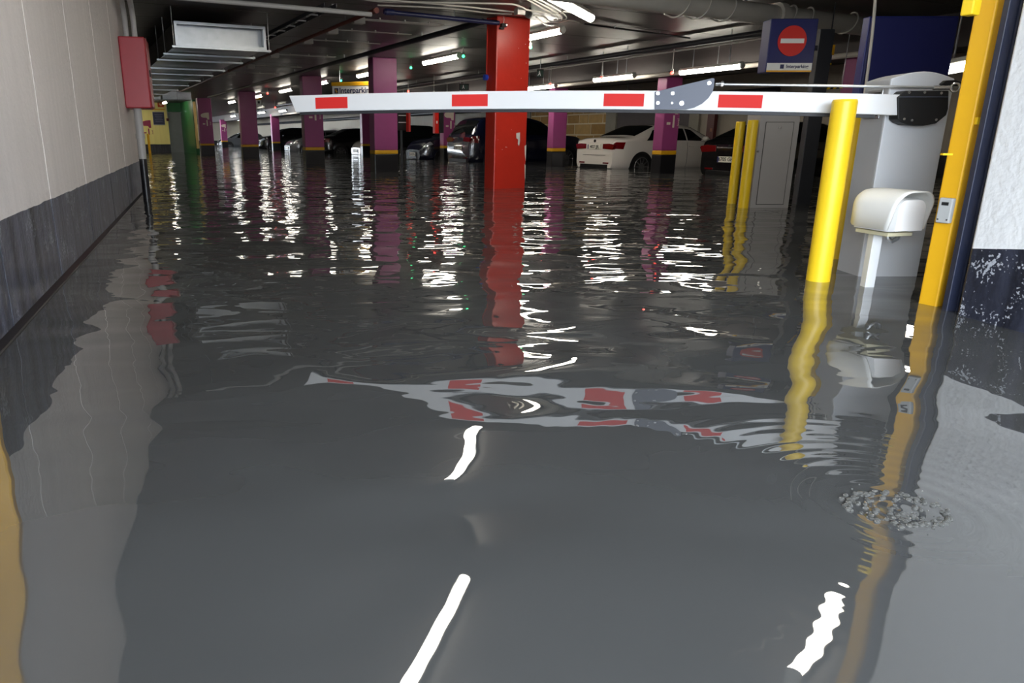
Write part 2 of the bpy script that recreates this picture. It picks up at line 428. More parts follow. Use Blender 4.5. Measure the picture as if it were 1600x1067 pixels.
struct(mb.build('wall_back', M_wb), 'far end wall of the garage')
# lift lobby at the far left: yellow wall, grey door, green reveal
M_wy = painted_wall('wall_lobby_paint', (250, 230, 146), (38, 38, 42), .42)
mb = MB(); mb.box(gw(42.15, 2.5, (CEIL + FLOOR) / 2), 4.9, .3, CEIL - FLOOR, BX, AX)
lob = struct(mb.build('wall_end', M_wy), 'yellow lobby wall with black foot at the far left')
mb = MB(); mb.box(gw(42.2, 5.45, .9), 1.1, .12, 2.36, BX, AX)
struct(mb.build('door_1', mat('door_grey', (124, 128, 130), .5), bevel=.01), 'grey steel lobby door beside the yellow wall')
M_green = mat('lobby_green', (22, 96, 48), .4)
mb = MB(); mb.box(gw(40.0, 5.72, (CEIL + FLOOR) / 2), .16, 4.4, CEIL - FLOOR, BX, AX)
mb.box(gw(42.1, 5.55, 2.32), 1.3, .2, .46, BX, AX)
struct(mb.build('door_2', M_green, bevel=.01), 'green painted lobby door reveal')
mb = MB(); mb.box(gw(37.75, 5.72, 1.35), .12, .2, 2.2, BX, AX)
struct(mb.build('trim_3', mat('jamb_cream', (224, 196, 120), .5), bevel=.01), 'cream jamb strip beside the green reveal')

# ================================================================== COLUMNS
def marking(col, a, b, wB, z=1.12, s=1.0, m=M_mark, right=BX):
    """level marking: a blob over '-1' with side lettering, painted on the face looking down the bay"""
    n = right.cross(UP); c = gw(a, b) + right * wB
    out = ((-.21, .0), (-.19, .06), (-.12, .10), (-.03, .125), (.10, .14), (.17, .14), (.17, -.17), (.08, -.17), (.06, -.10), (-.02, -.09), (-.10, -.09), (-.18, -.06))
    mb = MB(); mb.prism([c + right * (x * s) + UP * (z + .34 * s + y * s) + n * .001 for x, y in out], n * .002)
    mb.build('level_marking', m, col)
    text('lettering', '-1', .36 * s, c + UP * z + n * .002, right, UP, m, col, bold=.010)
    text('lettering', 'level', .09 * s, c + right * (.20 * s) + UP * z + n * .002, UP, -right, m, col)
def column(label, a, b, w, d, top, paint, mark=None, red=False):
    """(a, b): near left corner; w across the face looking down the bay, d deep"""
    root = thing('column', label, 'column', gw(a + d / 2, b + w / 2, FLOOR), GA, 'painted columns of the garage')
    z0 = FLOOR if red else .50
    mb = MB(); mb.box(gw(a + d / 2, b + w / 2, (z0 + top) / 2), w, d, top - z0, BX, AX); sh = mb.build('shaft', paint, root, bevel=.018)
    if not red:
        mb = MB(); mb.box(gw(a + d / 2, b + w / 2, .455), w + .004, d + .004, .09, BX, AX); mb.build('yellow_band', M_band, root, bevel=.016)
        mb = MB(); mb.box(gw(a + d / 2, b + w / 2, (FLOOR + .41) / 2), w + .002, d + .002, .41 - FLOOR, BX, AX); mb.build('black_foot', M_base, root, bevel=.016)
    if mark is not None:
        marking(root, a, b, .5 * w, mark)
    return root
red_col = column('red painted column with chipped edges, the nearest one', 9.95, 6.0, .60, .30, CEIL, M_redcol, red=True)
chip = mat('chip_plaster', (214, 208, 200), .8)
def blob(pts2, face_p, right, n, m, parent, name='paint_chip'):
    mb = MB(); mb.prism([face_p + right * x + UP * y + n * .0005 for x, y in pts2], n * .0012); return mb.build(name, m, parent)
fp = gw(9.95, 6.0)
blob([(.40, .86), (.47, .87), (.475, .74), (.46, .66), (.435, .69), (.44, .76), (.405, .78)], fp, BX, -AX, chip, red_col)
blob([(.565, .66), (.598, .68), (.598, .42), (.575, .52)], fp, BX, -AX, chip, red_col)
blob([(.575, .38), (.598, .36), (.598, .10), (.588, .2)], fp, BX, -AX, chip, red_col)
for i in range(10):
    x, y = random.uniform(.05, .55), random.uniform(.2, 2.2); s_ = random.uniform(.004, .009)
    blob([(x - s_, y), (x, y - s_), (x + s_, y), (x, y + s_)], fp, BX, -AX, chip, red_col)
column('purple column with yellow band, right beside the blue-lettered hanging sign', 16.13, 6.45, .60, .32, CEIL, M_purple)
column('purple column with pale numeral, behind the tip of the barrier boom', 21.78, 6.45, .60, .32, CEIL, M_purple, 1.40)
column('wide purple column without numeral, fourth from the red column', 30.3, 6.35, .66, .34, CEIL, M_purple)
column('purple column with cream numeral beside the green lobby reveal', 36.1, 5.62, .62, .34, CEIL, M_purple, 1.42)
column('purple column with numeral in front of the white saloon car', 12.6, 12.0, .46, .30, 2.1, M_purple, 1.12)
column('purple column in front of the bare stone wall', 16.8, 12.0, .46, .26, 2.1, M_purple)
column('dim purple column with numeral between two dark cars', 23.3, 11.95, .46, .30, 2.1, M_purple, 1.20)
column('narrow purple column beside the white hatchback nose', 31.2, 11.9, .46, .30, 2.1, M_purple)
column('far purple column left of the silver car nose', 47.5, 11.9, .5, .30, 2.2, M_purple)
column('farthest purple column with cream numeral', 63.5, 11.6, .5, .30, 2.2, M_purple, 1.35)
column('dark purple column behind the blue sign boxes on the right', 8.1, 11.9, .46, .30, 2.1, M_purple)

# ================================================================== BARRIER GATE
H0 = Vector((2.68, 4.12, 0))
gate = thing('barrier_gate', 'grey barrier cabinet with long white boom and red stripes across the lane', 'barrier', (2.68, 4.30, FLOOR))
# cabinet with arched lid
hx0, hx1, hf, hb, hz = 2.535, 2.885, 4.18, 4.42, 1.11
prof = [(hx0, FLOOR), (hx1, FLOOR), (hx1, hz)] + [(hx1 + (hx0 - hx1) * k / 10, hz + .038 * math.sin(math.pi * k / 10)) for k in range(1, 10)] + [(hx0, hz)]
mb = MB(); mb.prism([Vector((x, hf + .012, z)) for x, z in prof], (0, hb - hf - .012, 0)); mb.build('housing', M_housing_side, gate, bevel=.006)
mb = MB(); mb.prism([Vector((x, hf, z)) for x, z in prof], (0, .012, 0)); mb.build('front_panel', M_housing, gate, bevel=.004)
mb = MB(); mb.cyl((hx1 - .055, hf - .002, hz - .03), (hx1 - .055, hf + .004, hz - .03), .008, 10); mb.build('keyhole', M_black, gate)
# service flap in the cabinet's left cheek
mb = MB(); mb.box((hx0 - .002, (hf + hb) / 2 + .01, hz - .13), .006, .15, .16); fl_ = mb.build('service_flap', M_steel, gate, bevel=.003)
mb = MB(); mb.box((hx0 - .005, (hf + hb) / 2 + .01, hz - .13), .004, .12, .13); mb.build('flap_window', M_line, fl_)
# boom: two lengths meeting under the slate plate
hgt, thk = .108, .06
BL = at(455, 163, 5.15); BR = at(1408, 164.5, 4.12)
bd = (BR - BL); 
def boom_pt(t):                       # gently bowed centre line
    p = BL.lerp(BR, t); p.z += .026 * 4 * max(0, t * (1 - t)) ** 1.0 * (1.06); return p
bdir = Vector((bd.x, bd.y, 0)).normalized(); bn = Vector((bdir.y, -bdir.x, 0))     # bn towards the camera
if bn.y > 0: bn = -bn
def tpar(px_):
    p = on_wall(px_, 160, BL + bn * thk / 2, bdir); return (p - BL).dot(bdir) / Vector((bd.x, bd.y, 0)).length
def boom_len(t0, t1, z0, z1, off, th, n=14, skew=0.0):
    vs = []; fs = []
    for k in range(n + 1):
        p = boom_pt(t0 + (t1 - t0) * k / n)
        for (zz, o_) in ((z0, off), (z0, off - th), (z1, off - th), (z1, off)):
            q = p + bn * o_ + UP * zz
            if k == 0 and zz == z0: q += bdir * skew
            vs.append(q)
    for k in range(n):
        i = 4 * k; fs += [(i + j, i + (j + 1) % 4, i + 4 + (j + 1) % 4, i + 4 + j) for j in range(4)]
    fs += [(3, 2, 1, 0), tuple(4 * n + j for j in range(4))]
    return MB().add(vs, fs)
boom = boom_len(tpar(452), 1.0, -hgt / 2, hgt / 2, thk / 2, thk, 24, .045).build('boom', M_white, gate, bevel=.004)
for x0, x1 in ((493, 543), (706, 762), (943, 1006), (1122, 1191)):
    boom_len(tpar(x0), tpar(x1), -.036, .036, thk / 2 + .0015, .002, 4).build('red_stripe', M_stripe, boom)
boom_len(tpar(466), tpar(1372), -hgt / 2 - .018, -hgt / 2, thk / 2 - .012, thk - .024, 20).build('rubber_edge', M_rubber, boom)
# slate bracket plate
P0 = boom_pt(tpar(1060)) + bn * (thk / 2 + .004)
poly = [(1023, 171), (1023, 143.5), (1034, 141), (1060, 134.5), (1090, 127.5), (1113, 122), (1116.5, 123), (1116, 132), (1113.5, 143), (1107, 153), (1097, 162), (1085, 168), (1072, 171)]
mb = MB(); mb.prism([on_wall(x, y, P0, bdir) for x, y in poly], bn * .006)
plate = mb.build('bracket_plate', M_slate, gate, bevel=.001, seg=1)
for x, y, r in ((1028, 146, .010), (1051, 146, .010), (1028, 161, .010), (1050, 161, .006), (1065, 161.5, .013), (1108, 130, .011)):
    p = on_wall(x, y, P0, bdir) + bn * .006; mb = MB(); mb.cyl(p, p + bn * .006, r, 12); mb.cyl(p + bn * .006, p + bn * .011, r * .6, 6); mb.build('bolt', M_chrome, plate)
# tie rod with clevis and eye
ra = on_wall(1118, 131.5, P0, bdir) + bn * .004; rb = at(1484, 137, 4.08)
mb = MB(); mb.tube([ra, ra.lerp(rb, .5), rb], .0075, 10); rod = mb.build('tie_rod', M_steel, gate, smooth=True)
mb = MB(); mb.cyl(ra, ra + bdir * .045, .010, 10); mb.cyl(ra + bdir * .03, ra + bdir * .042, .016, 6); mb.build('clevis', M_chrome, rod)
mb = MB(); mb.cyl(rb - bdir * .08, rb, .012, 10)
ring = [rb + bdir * .026 + (bdir * math.cos(t) + UP * math.sin(t)) * .022 for t in [2 * math.pi * k / 16 for k in range(17)]]
mb.tube(ring, .006, 8); mb.build('rod_eye', M_chrome, rod, smooth=True)
# black clamp on the cabinet face
C0 = Vector((0, 4.09, 0)); ex = Vector((1, 0, 0))
poly = [(1403, 186), (1403, 152), (1415, 141.5), (1483, 141.5), (1482, 170), (1479, 180), (1463, 193), (1443, 196.5), (1418, 195), (1408, 191)]
mb = MB(); mb.prism([on_wall(x, y, C0, ex) for x, y in poly], (0, .085, 0)); clamp = mb.build('boom_clamp', M_black, gate, bevel=.005)
for x, y in ((1420, 144.5), (1444, 144.5), (1470, 145.5), (1412, 186), (1462, 187), (1424, 188)):
    p = on_wall(x, y, C0, ex); mb = MB(); mb.cyl(p, p - Vector((0, .006, 0)), .0075, 8); mb.build('bolt', M_chrome, clamp)
p0, p1 = on_wall(1405, 150.5, C0, ex), on_wall(1480, 150.5, C0, ex)
mb = MB(); mb.box((p0 + p1) / 2 + Vector((0, -.004, -.003)), (p1 - p0).x, .008, .004); mb.build('clamp_lip', M_slate, clamp)
p0 = at(1472, 131, 4.14); mb = MB(); mb.prism([p0 + Vector(v) for v in ((0, 0, 0), (.02, 0, .018), (.07, 0, .02), (.13, 0, .004), (.10, 0, -.012), (.02, 0, -.012))], (0, .03, 0)); mb.build('rod_lever', M_black, gate, bevel=.003)

# ================================================================== BOLLARDS AND POSTS
def bollard(label, p, r, top, grp='yellow steel bollards', m=M_yellow):
    root = thing('bollard', label, 'bollard', (p.x, p.y, FLOOR), 0, grp)
    mb = MB(); mb.cyl((p.x, p.y, FLOOR), (p.x, p.y, top - .012), r, 32); mb.build('tube', m, root, smooth=True)
    mb = MB(); mb.cyl((p.x, p.y, top - .012), (p.x, p.y, top), r, 32, r * .93); mb.build('cap', m, root, smooth=True)
    return root
p = on_z(1287, 437, 0); bollard('thick yellow bollard in front of the boom, nearest of all bollards', p + Vector((-.045, -.02, 0)), .063, .995)
p = on_z(1309, 405, 0); bollard('yellow bollard half hidden behind the thick front bollard', p + Vector((.02, .06, 0)), .062, .93)
p = on_z(1164, 325, 0); bollard('slim yellow bollard touching the edge of the grey cabinet', p + Vector((0, .055, 0)), .057, .985)
p = on_z(1146, 318, 0); bollard('slim yellow bollard in front of the black car plate', p + Vector((0, .055, 0)), .055, .98)
p = on_z(243, 239, 0); bollard('small far bollard before the yellow lobby wall', p + Vector((.1, -1.0, 0)), .06, .95, m=M_yellow2)

def square_post(label, p, s_, top, extras=True):
    root = thing('gate_post', label, 'post', (p.x, p.y, FLOOR), 0, 'yellow square gate posts')
    mb = MB(); mb.box(Vector((p.x, p.y, (FLOOR + top) / 2)), s_, s_, top - FLOOR, BX, AX); mb.build('post', M_yellow2, root, bevel=.008)
    return root
pp = on_z(1460, 478, 0) + AX * .03 + BX * .035
yp = square_post('tall square yellow post carrying a small grey detector box', pp, .088, CEIL)
mb = MB(); c = at(1519, 3, 3.37); mb.box(c, .06, .05, .11, BX, AX); mb.box(c + UP * .04, .05, .056, .02, BX, AX); mb.build('lock_plate', M_yellow, yp, bevel=.006)
c = at(1527, 189, 3.40); mb = MB(); mb.box(c, .03, .04, .032); mb.tube([c + Vector((.01, 0, 0)), c + Vector((.035, 0, .01)), c + Vector((.045, 0, .09))], .006); mb.build('latch', M_yellow, yp, bevel=.004)
c = at(1479, 241, 3.42); mb = MB(); mb.box(c, .045, .02, .009); mb.build('stub', M_yellow, yp)
# detector box
dr = thing('detector_box', 'small grey detector box with dark window fixed to the yellow post', 'sensor', at(1475, 352, 3.36))
dc = pp - BX * .062 - AX * .01 + UP * .47
dc = Vector((dc.x, dc.y, at(1476, 330, 3.38).z))
mb = MB(); mb.box(dc, .028, .062, .118, BX, AX); dbx = mb.build('case', mat('detector_grey', (176, 178, 178), .45), dr, bevel=.006)
mb = MB(); mb.box(dc - BX * .0145 + UP * .032, .003, .030, .015, BX, AX); mb.build('window', M_black, dbx)
for dy in (-.02, .02):
    mb = MB(); q = dc - BX * .014 + AX * dy - UP * .042; mb.cyl(q, q - BX * .003, .0035, 8); mb.build('screw', M_black, dbx)
dr.location = (dc.x, dc.y, dc.z - .059)
for ch in dr.children: ch.location = (0, 0, 0)
dbx.data.transform(Matrix.Translation(at(1475, 352, 3.36) - dr.location))
for ch in dbx.children: ch.data.transform(Matrix.Translation(at(1475, 352, 3.36) - dr.location))
# matching post on the left wall (mirrored in the water at the left edge)
lp = WL0 - wd * .52 + wn * .055
square_post('square yellow post against the left wall beside the ramp', lp, .085, CEIL)

# ================================================================== HOODED TERMINAL ON A THIN POST
tf, tb_ = at(1421, 337, 3.70), at(1353, 322, 3.98)
term = thing('intercom_terminal', 'white hooded intercom terminal on a thin post in front of the barrier cabinet', 'terminal', (on_z(1355, 445, 0).x, 3.95, FLOOR))
ax = (tf - tb_); ax.z = 0; ax.normalize(); lat = Vector((-ax.y, ax.x, 0)); zc = (tf.z + tb_.z) / 2 - .005
cen = (tf + tb_) / 2; cen.z = zc
Lh = (tf - tb_).length + .03
def arch(w_, h_, rr, n=8):
    pts = [(-w_ / 2, -h_ / 2)]
    for k in range(n + 1):
        t = math.pi - math.pi / 2 * k / n; pts.append((-w_ / 2 + rr + rr * math.cos(t), h_ / 2 - rr + rr * math.sin(t)))
    for k in range(n + 1):
        t = math.pi / 2 - math.pi / 2 * k / n; pts.append((w_ / 2 - rr + rr * math.cos(t), h_ / 2 - rr + rr * math.sin(t)))
    pts.append((w_ / 2, -h_ / 2)); return pts
def loft(secs, close=True):
    m_ = MB(); rows = [[Vector(q) for q in s_] for s_ in secs]
    m_.grid(rows); return m_
w0, h0 = .235, .20
secs = []
for k in range(13):                                        # hood: outer shell, nose-in at the back
    t = k / 12; x = -Lh / 2 + Lh * t; s_ = min(1, (1 - (1 - min(1, t / .28)) ** 2) ** .5 + .0) if t < .28 else 1
    s_ = max(s_, .04); lip = .0
    secs.append([cen + ax * (x + (.05 * (z_ / h0) if t > .9 else 0)) + lat * (y_ * (.35 + .65 * s_)) + UP * ((z_ + .02) * (.45 + .55 * s_) + .0) for y_, z_ in arch(w0, h0, .085)])
mb = loft(secs)
hood = mb.build('hood', M_hood, term, smooth=True)
sm = hood.modifiers.new('shell', 'SOLIDIFY'); sm.thickness = .008; sm.offset = -1
secs = []
for k in range(8):
    t = k / 7; x = -Lh / 2 + .05 + (Lh - .055) * t; s_ = 1 if t < .86 else (.985 if t < .95 else .93)
    secs.append([cen + ax * x + lat * (y_ * s_) + UP * ((z_ - .006) * s_) for y_, z_ in arch(w0 - .055, h0 - .03, .05)])
mb = loft(secs); n_ = len(secs[0]); mb.f.append(tuple(range(7 * n_, 8 * n_))); mb.f.append(tuple(range(n_)))
mb.f.append((0, n_ - 1, 8 * n_ - 1, 7 * n_))
mb.build('body', M_hood_in, term, smooth=True)
mb = MB(); mb.box(cen - UP * (h0 / 2 + .008), Lh - .10, w0 - .08, .02, ax, lat); mb.build('base_tray', mat('tray_cream', (206, 200, 170), .5), term, bevel=.003)
pb = on_z(1353, 447, 0); ptop = cen - ax * .045 - UP * (h0 / 2 + .01)
px0 = Vector((ptop.x, ptop.y, 0))
mb = MB(); mb.box(Vector((px0.x, px0.y, (FLOOR + ptop.z) / 2)), .052, .05, ptop.z - FLOOR); mb.build('stand', mat('stand_white', (226, 228, 230), .45), term, bevel=.003)
term.location = (px0.x, px0.y, FLOOR)
for ch in term.children: ch.data.transform(Matrix.Translation(Vector((on_z(1355, 445, 0).x, 3.95, FLOOR)) - Vector(term.location)))
mb = MB(); q = ptop + ax * .07; mb.tube([q + UP * .0, q + Vector((.01, 0, -.03)), q + Vector((.035, 0, -.045)), q + Vector((.06, 0, -.03)), q + Vector((.07, 0, .005))], .012, 8); mb.build('cable_gland', M_steel, term, smooth=True)

# ================================================================== GREY CABINET
cx0, cx1 = at(1172, 325, 8.45), at(1232, 327, 8.45)
cab = thing('control_cabinet', 'grey steel control cabinet standing beside the slim yellow bollards', 'cabinet', ((cx0.x + cx1.x) / 2, 8.62, FLOOR))
cw = cx1.x - cx0.x; cc = (cx0.x + cx1.x) / 2
mb = MB(); mb.box((cc, 8.64, (FLOOR + 1.06) / 2), cw, .36, 1.06 - FLOOR); mb.build('body', M_cab, cab, bevel=.008)
mb = MB(); mb.box((cc, 8.458, .50), cw - .13, .006, .93); mb.build('door_gap', M_line, cab)
mb = MB(); mb.box((cc, 8.456, .50), cw - .142, .008, .918); dr_ = mb.build('door', M_cab, cab, bevel=.002)
mb = MB(); mb.cyl((cc, 8.452, .90), (cc, 8.438, .90), .014, 12); mb.build('lock', M_chrome, dr_)
mb = MB(); mb.cyl((cx0.x + .012, 8.46, .64), (cx0.x + .012, 8.45, .64), .012, 10); mb.build('hinge_pin', M_chrome, cab)

# ================================================================== SIGNS ON THE RIGHT
sg = thing('no_entry_sign', 'blue sign box with red no-entry disc on a dark post beside the grey cabinet', 'sign', (4.25, 8.75, FLOOR))
mb = MB(); mb.box((4.56, 8.95, (FLOOR + 2.0) / 2), .17, .12, 2.0 - FLOOR); mb.build('post', M_darkpost, sg, bevel=.006)
Ys = 8.0
tl, tr, bl_, br_ = at(1204, 29, Ys), at(1280, 31, Ys), at(1197, 113, Ys), at(1268, 113, Ys)
x0, x1, z0, z1 = (tl.x + bl_.x) / 2, (tr.x + br_.x) / 2, br_.z, tl.z
mb = MB(); mb.box(((x0 + x1) / 2, Ys + .10, (z0 + z1) / 2), x1 - x0, .20, z1 - z0); sb = mb.build('sign_box', M_blue, sg, bevel=.008)
mb = MB(); mb.box((3.86, 8.56, 1.8), .05, .76, .05); mb.box((4.2, 8.93, 1.8), .7, .05, .05); mb.build('bracket', M_darkpost, sg)
q = at(1237.5, 64, Ys); mb = MB(); mb.cyl((q.x, Ys + .002, q.z), (q.x, Ys - .008, q.z), .150, 40); dc_ = mb.build('no_entry_disc', M_signred, sb, bevel=.002)
mb = MB(); mb.box((q.x, Ys - .009, q.z), .245, .004, .045); mb.build('white_bar', M_signwhite, sb)
mb = MB(); mb.box(((x0 + x1) / 2, Ys - .002, z0 + .055), x1 - x0 - .02, .006, .075); mb.build('white_footer', M_signwhite, sb)
mb = MB(); mb.box(((x0 + x1) / 2, Ys - .002, z0 + .012), x1 - x0 - .02, .006, .016); mb.build('orange_line', M_orange, sb)
text('lettering', 'Interparking', .048, (x1 - .165, Ys - .006, z0 + .057), (1, 0, 0), (0, 0, 1), M_ink, sb, bold=.001)
mb = MB(); mb.box((x1 - .325, Ys - .006, z0 + .057), .04, .003, .042); mb.build('emblem', M_ink, sb, bevel=.001)

Yb = 6.0
tl, tr = at(1362, 22, Yb), at(1499, 40, Yb)
bs = thing('blue_sign_box', 'large plain dark blue sign box standing behind the barrier cabinet', 'sign', ((tl.x + tr.x) / 2, Yb + .2, FLOOR))
bx = (tr - tl); bx.z = 0; bL = bx.length; bx.normalize(); by = Vector((-bx.y, bx.x, 0)); zb, zt = 1.06, (tl.z + tr.z) / 2 + .02
c = (tl + tr) / 2; c.z = (zb + zt) / 2
mb = MB(); mb.box(c + by * .06, bL - .02, .12, zt - zb, bx, by); mb.build('box', M_blue, bs, bevel=.008)
mb = MB(); mb.box(c + by * .065, bL, .09, zt - zb + .02, bx, by); mb.build('frame', mat('sign_blue_frame', (36, 44, 116), .3), bs, bevel=.006)
mb = MB(); mb.box(Vector((c.x + .1, c.y + .1, (FLOOR + zb) / 2)), .12, .10, zb - FLOOR); mb.build('post', M_darkpost, bs)
# hanging white cable beside it
top = on_z(1368, -6, 2.55); 
hc = MB(); pts = [at(1368 - 18 * (k / 8) ** 1.3, -8 + 162 * k / 8, 5.9) for k in range(9)]
pts = [pts[0] + UP * (CEIL - pts[0].z)] + pts
hc.tube(pts, .011, 8)
tag(hc.build('hanging_cable', M_conduit, smooth=True), 'thin white cable hanging from the ceiling in front of the blue box', 'cable')
# small yellow and blue sign, striped clearance bar
ws = thing('warning_sign', 'small orange and navy sign panel hanging beyond the no-entry sign', 'sign', at(1294, 70, 10.5))
c = at(1295, 78, 10.5); mb = MB(); mb.box(c, .15, .02, .13); mb.build('orange_panel', M_orange, ws)
c2 = at(1292, 91, 10.5); mb = MB(); mb.box(c2, .12, .02, .12); mb.build('navy_panel', M_blue, ws)
mb = MB(); mb.box(at(1290, 100, 10.5), .15, .02, .02); mb.build('yellow_edge', M_yellow, ws)
mb = MB(); mb.cyl(c, Vector((c.x, c.y, CEIL)), .008, 6); mb.build('hanger', M_darkpost, ws)
hz_ = thing('hazard_bar', 'yellow and black striped clearance bar seen above the boom', 'barrier bar', at(1280, 140, 11.8))
a_, b_ = at(1276, 141, 11.8), at(1316, 138, 11.8)
for k in range(8):
    p = a_.lerp(b_, k / 8); q = a_.lerp(b_, (k + 1) / 8); mb = MB()
    mb.prism([p, q, q + Vector((.03, 0, .05)), p + Vector((.03, 0, .05))], (0, .03, 0)); mb.build('stripe', M_yellow if k % 2 else M_black, hz_)
for p in (a_, b_):
    mb = MB(); mb.cyl(p + Vector((0, .02, .03)), Vector((p.x, p.y + .02, CEIL)), .006, 6); mb.build('chain', M_steel, hz_)

# ================================================================== LEFT WALL FITTINGS
fb = thing('fire_cabinet', 'red fire hose cabinet high on the left wall', 'cabinet', (0, 0, 0))
f0 = at(196, 166, 9.05); fz0, fz1 = at(210, 166, 9.05).z, at(206, 46, 9.05).z
wallp = on_wall(196, 165, WL0, wd); wallp.z = 0
mb = MB(); dep = .31; fc = wallp + wn * (dep / 2) + wd * .30 + UP * ((fz0 + fz1) / 2)
fb.location = (fc.x, fc.y, fz0)
mb.box(fc, dep, .60, fz1 - fz0, wn, wd); mb.build('case', M_firebox, fb, bevel=.015)
mb = MB(); mb.box(fc + wn * (dep / 2 + .008), .016, .57, fz1 - fz0 - .03, wn, wd); fd = mb.build('door', mat('fire_red_door', (150, 30, 40), .4), fb, bevel=.006)
mb = MB(); mb.box(fc + wn * (dep / 2 + .022) - wd * .22, .02, .03, .08, wn, wd); mb.build('handle', M_black, fd)
pv = thing('wall_pipe', 'grey drain pipe with black foot below the red fire cabinet', 'pipe', (0, 0, 0))
pw = wallp + wn * .13 + wd * .12; pv.location = (pw.x, pw.y, FLOOR)
mb = MB(); mb.cyl(Vector((pw.x, pw.y, .52)), Vector((pw.x, pw.y, fz0)), .05, 16); mb.build('upper_pipe', M_greypipe, pv, smooth=True)
mb = MB(); mb.cyl(Vector((pw.x, pw.y, FLOOR)), Vector((pw.x, pw.y, .52)), .049, 16); mb.build('painted_foot', M_base, pv, smooth=True)
mb = MB(); mb.cyl(Vector((pw.x, pw.y, .78)), Vector((pw.x, pw.y, .84)), .058, 16); mb.build('coupling', M_greypipe, pv, smooth=True)
cp = thing('ceiling_pipe_bend', 'two grey pipes bending from the wall into the ceiling above the fire cabinet', 'pipe', (0, 0, 0))
cq = fc - wd * .02; cp.location = (cq.x, cq.y, fz1)
for o_ in (-.07, .03):
    mb = MB(); b0 = Vector((cq.x, cq.y, fz1)) + wn * o_
    mb.tube([b0, b0 + UP * .22, b0 + UP * .33 - wd * .05, b0 + UP * .42 - wd * .18, b0 + UP * .45 - wd * .5], .035, 10); mb.build('pipe', M_greypipe, cp, smooth=True)

# ---- galvanised duct with hangers
dt = thing('ventilation_duct', 'galvanised air duct with open end hanging under the ceiling at the left', 'duct', gw(14, 2.2, CEIL))
D0, D1, zb_, zt_ = 1.55, 2.82, 2.06, 2.36
mb = MB()
outer = [gw(0, D0, zb_), gw(0, D1, zb_), gw(0, D1, zt_), gw(0, D0, zt_)]
sec = lambda a, i: [q + AX * a for q in (gw(0, D0 + i, zb_ + i), gw(0, D1 - i, zb_ + i), gw(0, D1 - i, zt_ - i), gw(0, D0 + i, zt_ - i))]
A_, B_ = sec(11.35, 0), sec(26.0, 0)
mb.add(A_ + B_, [(0, 1, 5, 4), (1, 2, 6, 5), (2, 3, 7, 6), (3, 0, 4, 7), (7, 6, 5, 4)])
dsk = mb.build('duct_skin', mat('duct_dark', (104, 100, 96), .28, .85, var=.2), dt); sm = dsk.modifiers.new('sheet', 'SOLIDIFY'); sm.thickness = .004
mb = MB(); q = sec(11.55, .006); mb.prism(q, AX * .02); mb.build('end_blank', M_steel, dt)
q0, q1 = sec(11.33, -.012), sec(11.33, .025)
mb = MB(); mb.add(q0 + q1 + [v + AX * .03 for v in q0 + q1], [(i, (i + 1) % 4, 4 + (i + 1) % 4, 4 + i) for i in range(4)] + [(8 + i, 8 + (i + 1) % 4, (i + 1) % 4, i) for i in range(4)] + [(4 + i, 4 + (i + 1) % 4, 12 + (i + 1) % 4, 12 + i) for i in range(4)]); mb.build('end_flange', M_steel, dt)
for a_ in (11.3, 12.35, 13.3, 14.9, 16.2, 17.8, 19.6, 21.6, 23.8):
    mb = MB(); mb.box(gw(a_, (D0 + D1) / 2, zb_ - .03), D1 - D0 + .14, .03, .03, BX, AX); hb_ = mb.build('hanger_bar', M_steel, dt, bevel=.003)
    for b__ in (D0 - .04, D1 + .04):
        mb = MB(); mb.cyl(gw(a_, b__, zb_ - .06), gw(a_, b__, CEIL), .006, 6); mb.build('threaded_rod', M_steel, hb_)
d2 = thing('branch_duct', 'short bright galvanised duct elbow beyond the long duct', 'duct', gw(27.5, 3.6, CEIL))
for k in range(4):
    mb = MB(); mb.box(gw(27.4 + .1 * (k % 2), 2.3 + .50 * k, 2.17), .48, 1.0 - .08 * k, .34 - .02 * k, BX, AX); mb.build('duct_section', M_steel, d2, bevel=.02)
mb = MB(); mb.box(gw(27.5, 2.9, 2.45), .5, .05, .25, BX, AX); mb.build('hanger', M_steel, d2)

# ================================================================== PIPES AND CONDUITS UNDER THE CEILING
def pipe(name, label, pts, r, m, couplings=(), cat='pipe', clips=None, group=None):
    c = sum((Vector(p) for p in pts), Vector()) / len(pts)
    root = thing(name, label, cat, c, 0, group)
    mb = MB(); mb.tube(pts, r, 12); mb.build('pipe', m, root, smooth=True)
    for q, d in couplings:
        mb = MB(); mb.cyl(q - d * .06, q + d * .06, r * 1.35, 12); mb.build('coupling', m, root, smooth=True)
    for q in (clips or ()):
        mb = MB(); mb.cyl(q, Vector((q.x, q.y, CEIL)), .008, 6); mb.build('hanger', M_steel, root)
    return root
pipe('sprinkler_pipe', 'brown sprinkler pipe running away beside the air duct', [gw(9.75, 3.95, 2.45), gw(18, 3.98, 2.45), gw(34, 4.05, 2.45)], .028, M_brown, [(gw(a, 3.97, 2.45), AX) for a in (9.8, 15, 20)], clips=[gw(a, 3.97, 2.45) for a in (11, 14, 17, 20, 24)])
pipe('sprinkler_pipe', 'grey pipe joining the brown pipe above the lane', [gw(9.72, 3.88, 2.39), gw(9.6, 1.2, 2.39)], .030, M_greypipe, clips=[gw(9.7, 2.2, 2.45)])
pipe('sprinkler_pipe', 'blue pipe crossing to the top of the red column', [gw(9.8, 4.10, 2.45), gw(9.85, 5.97, 2.43)], .032, M_pblue, [(gw(9.8, 4.18, 2.45), BX)], clips=[gw(9.82, 5.2, 2.45)])
pipe('dark_pipe', 'dark pipe running from the red column over the purple columns', [gw(9.9, 5.72, 2.44), gw(20, 5.72, 2.44), gw(33, 5.62, 2.44)], .045, M_pdark, clips=[gw(a, 5.72, 2.44) for a in (12, 16, 20, 25)])
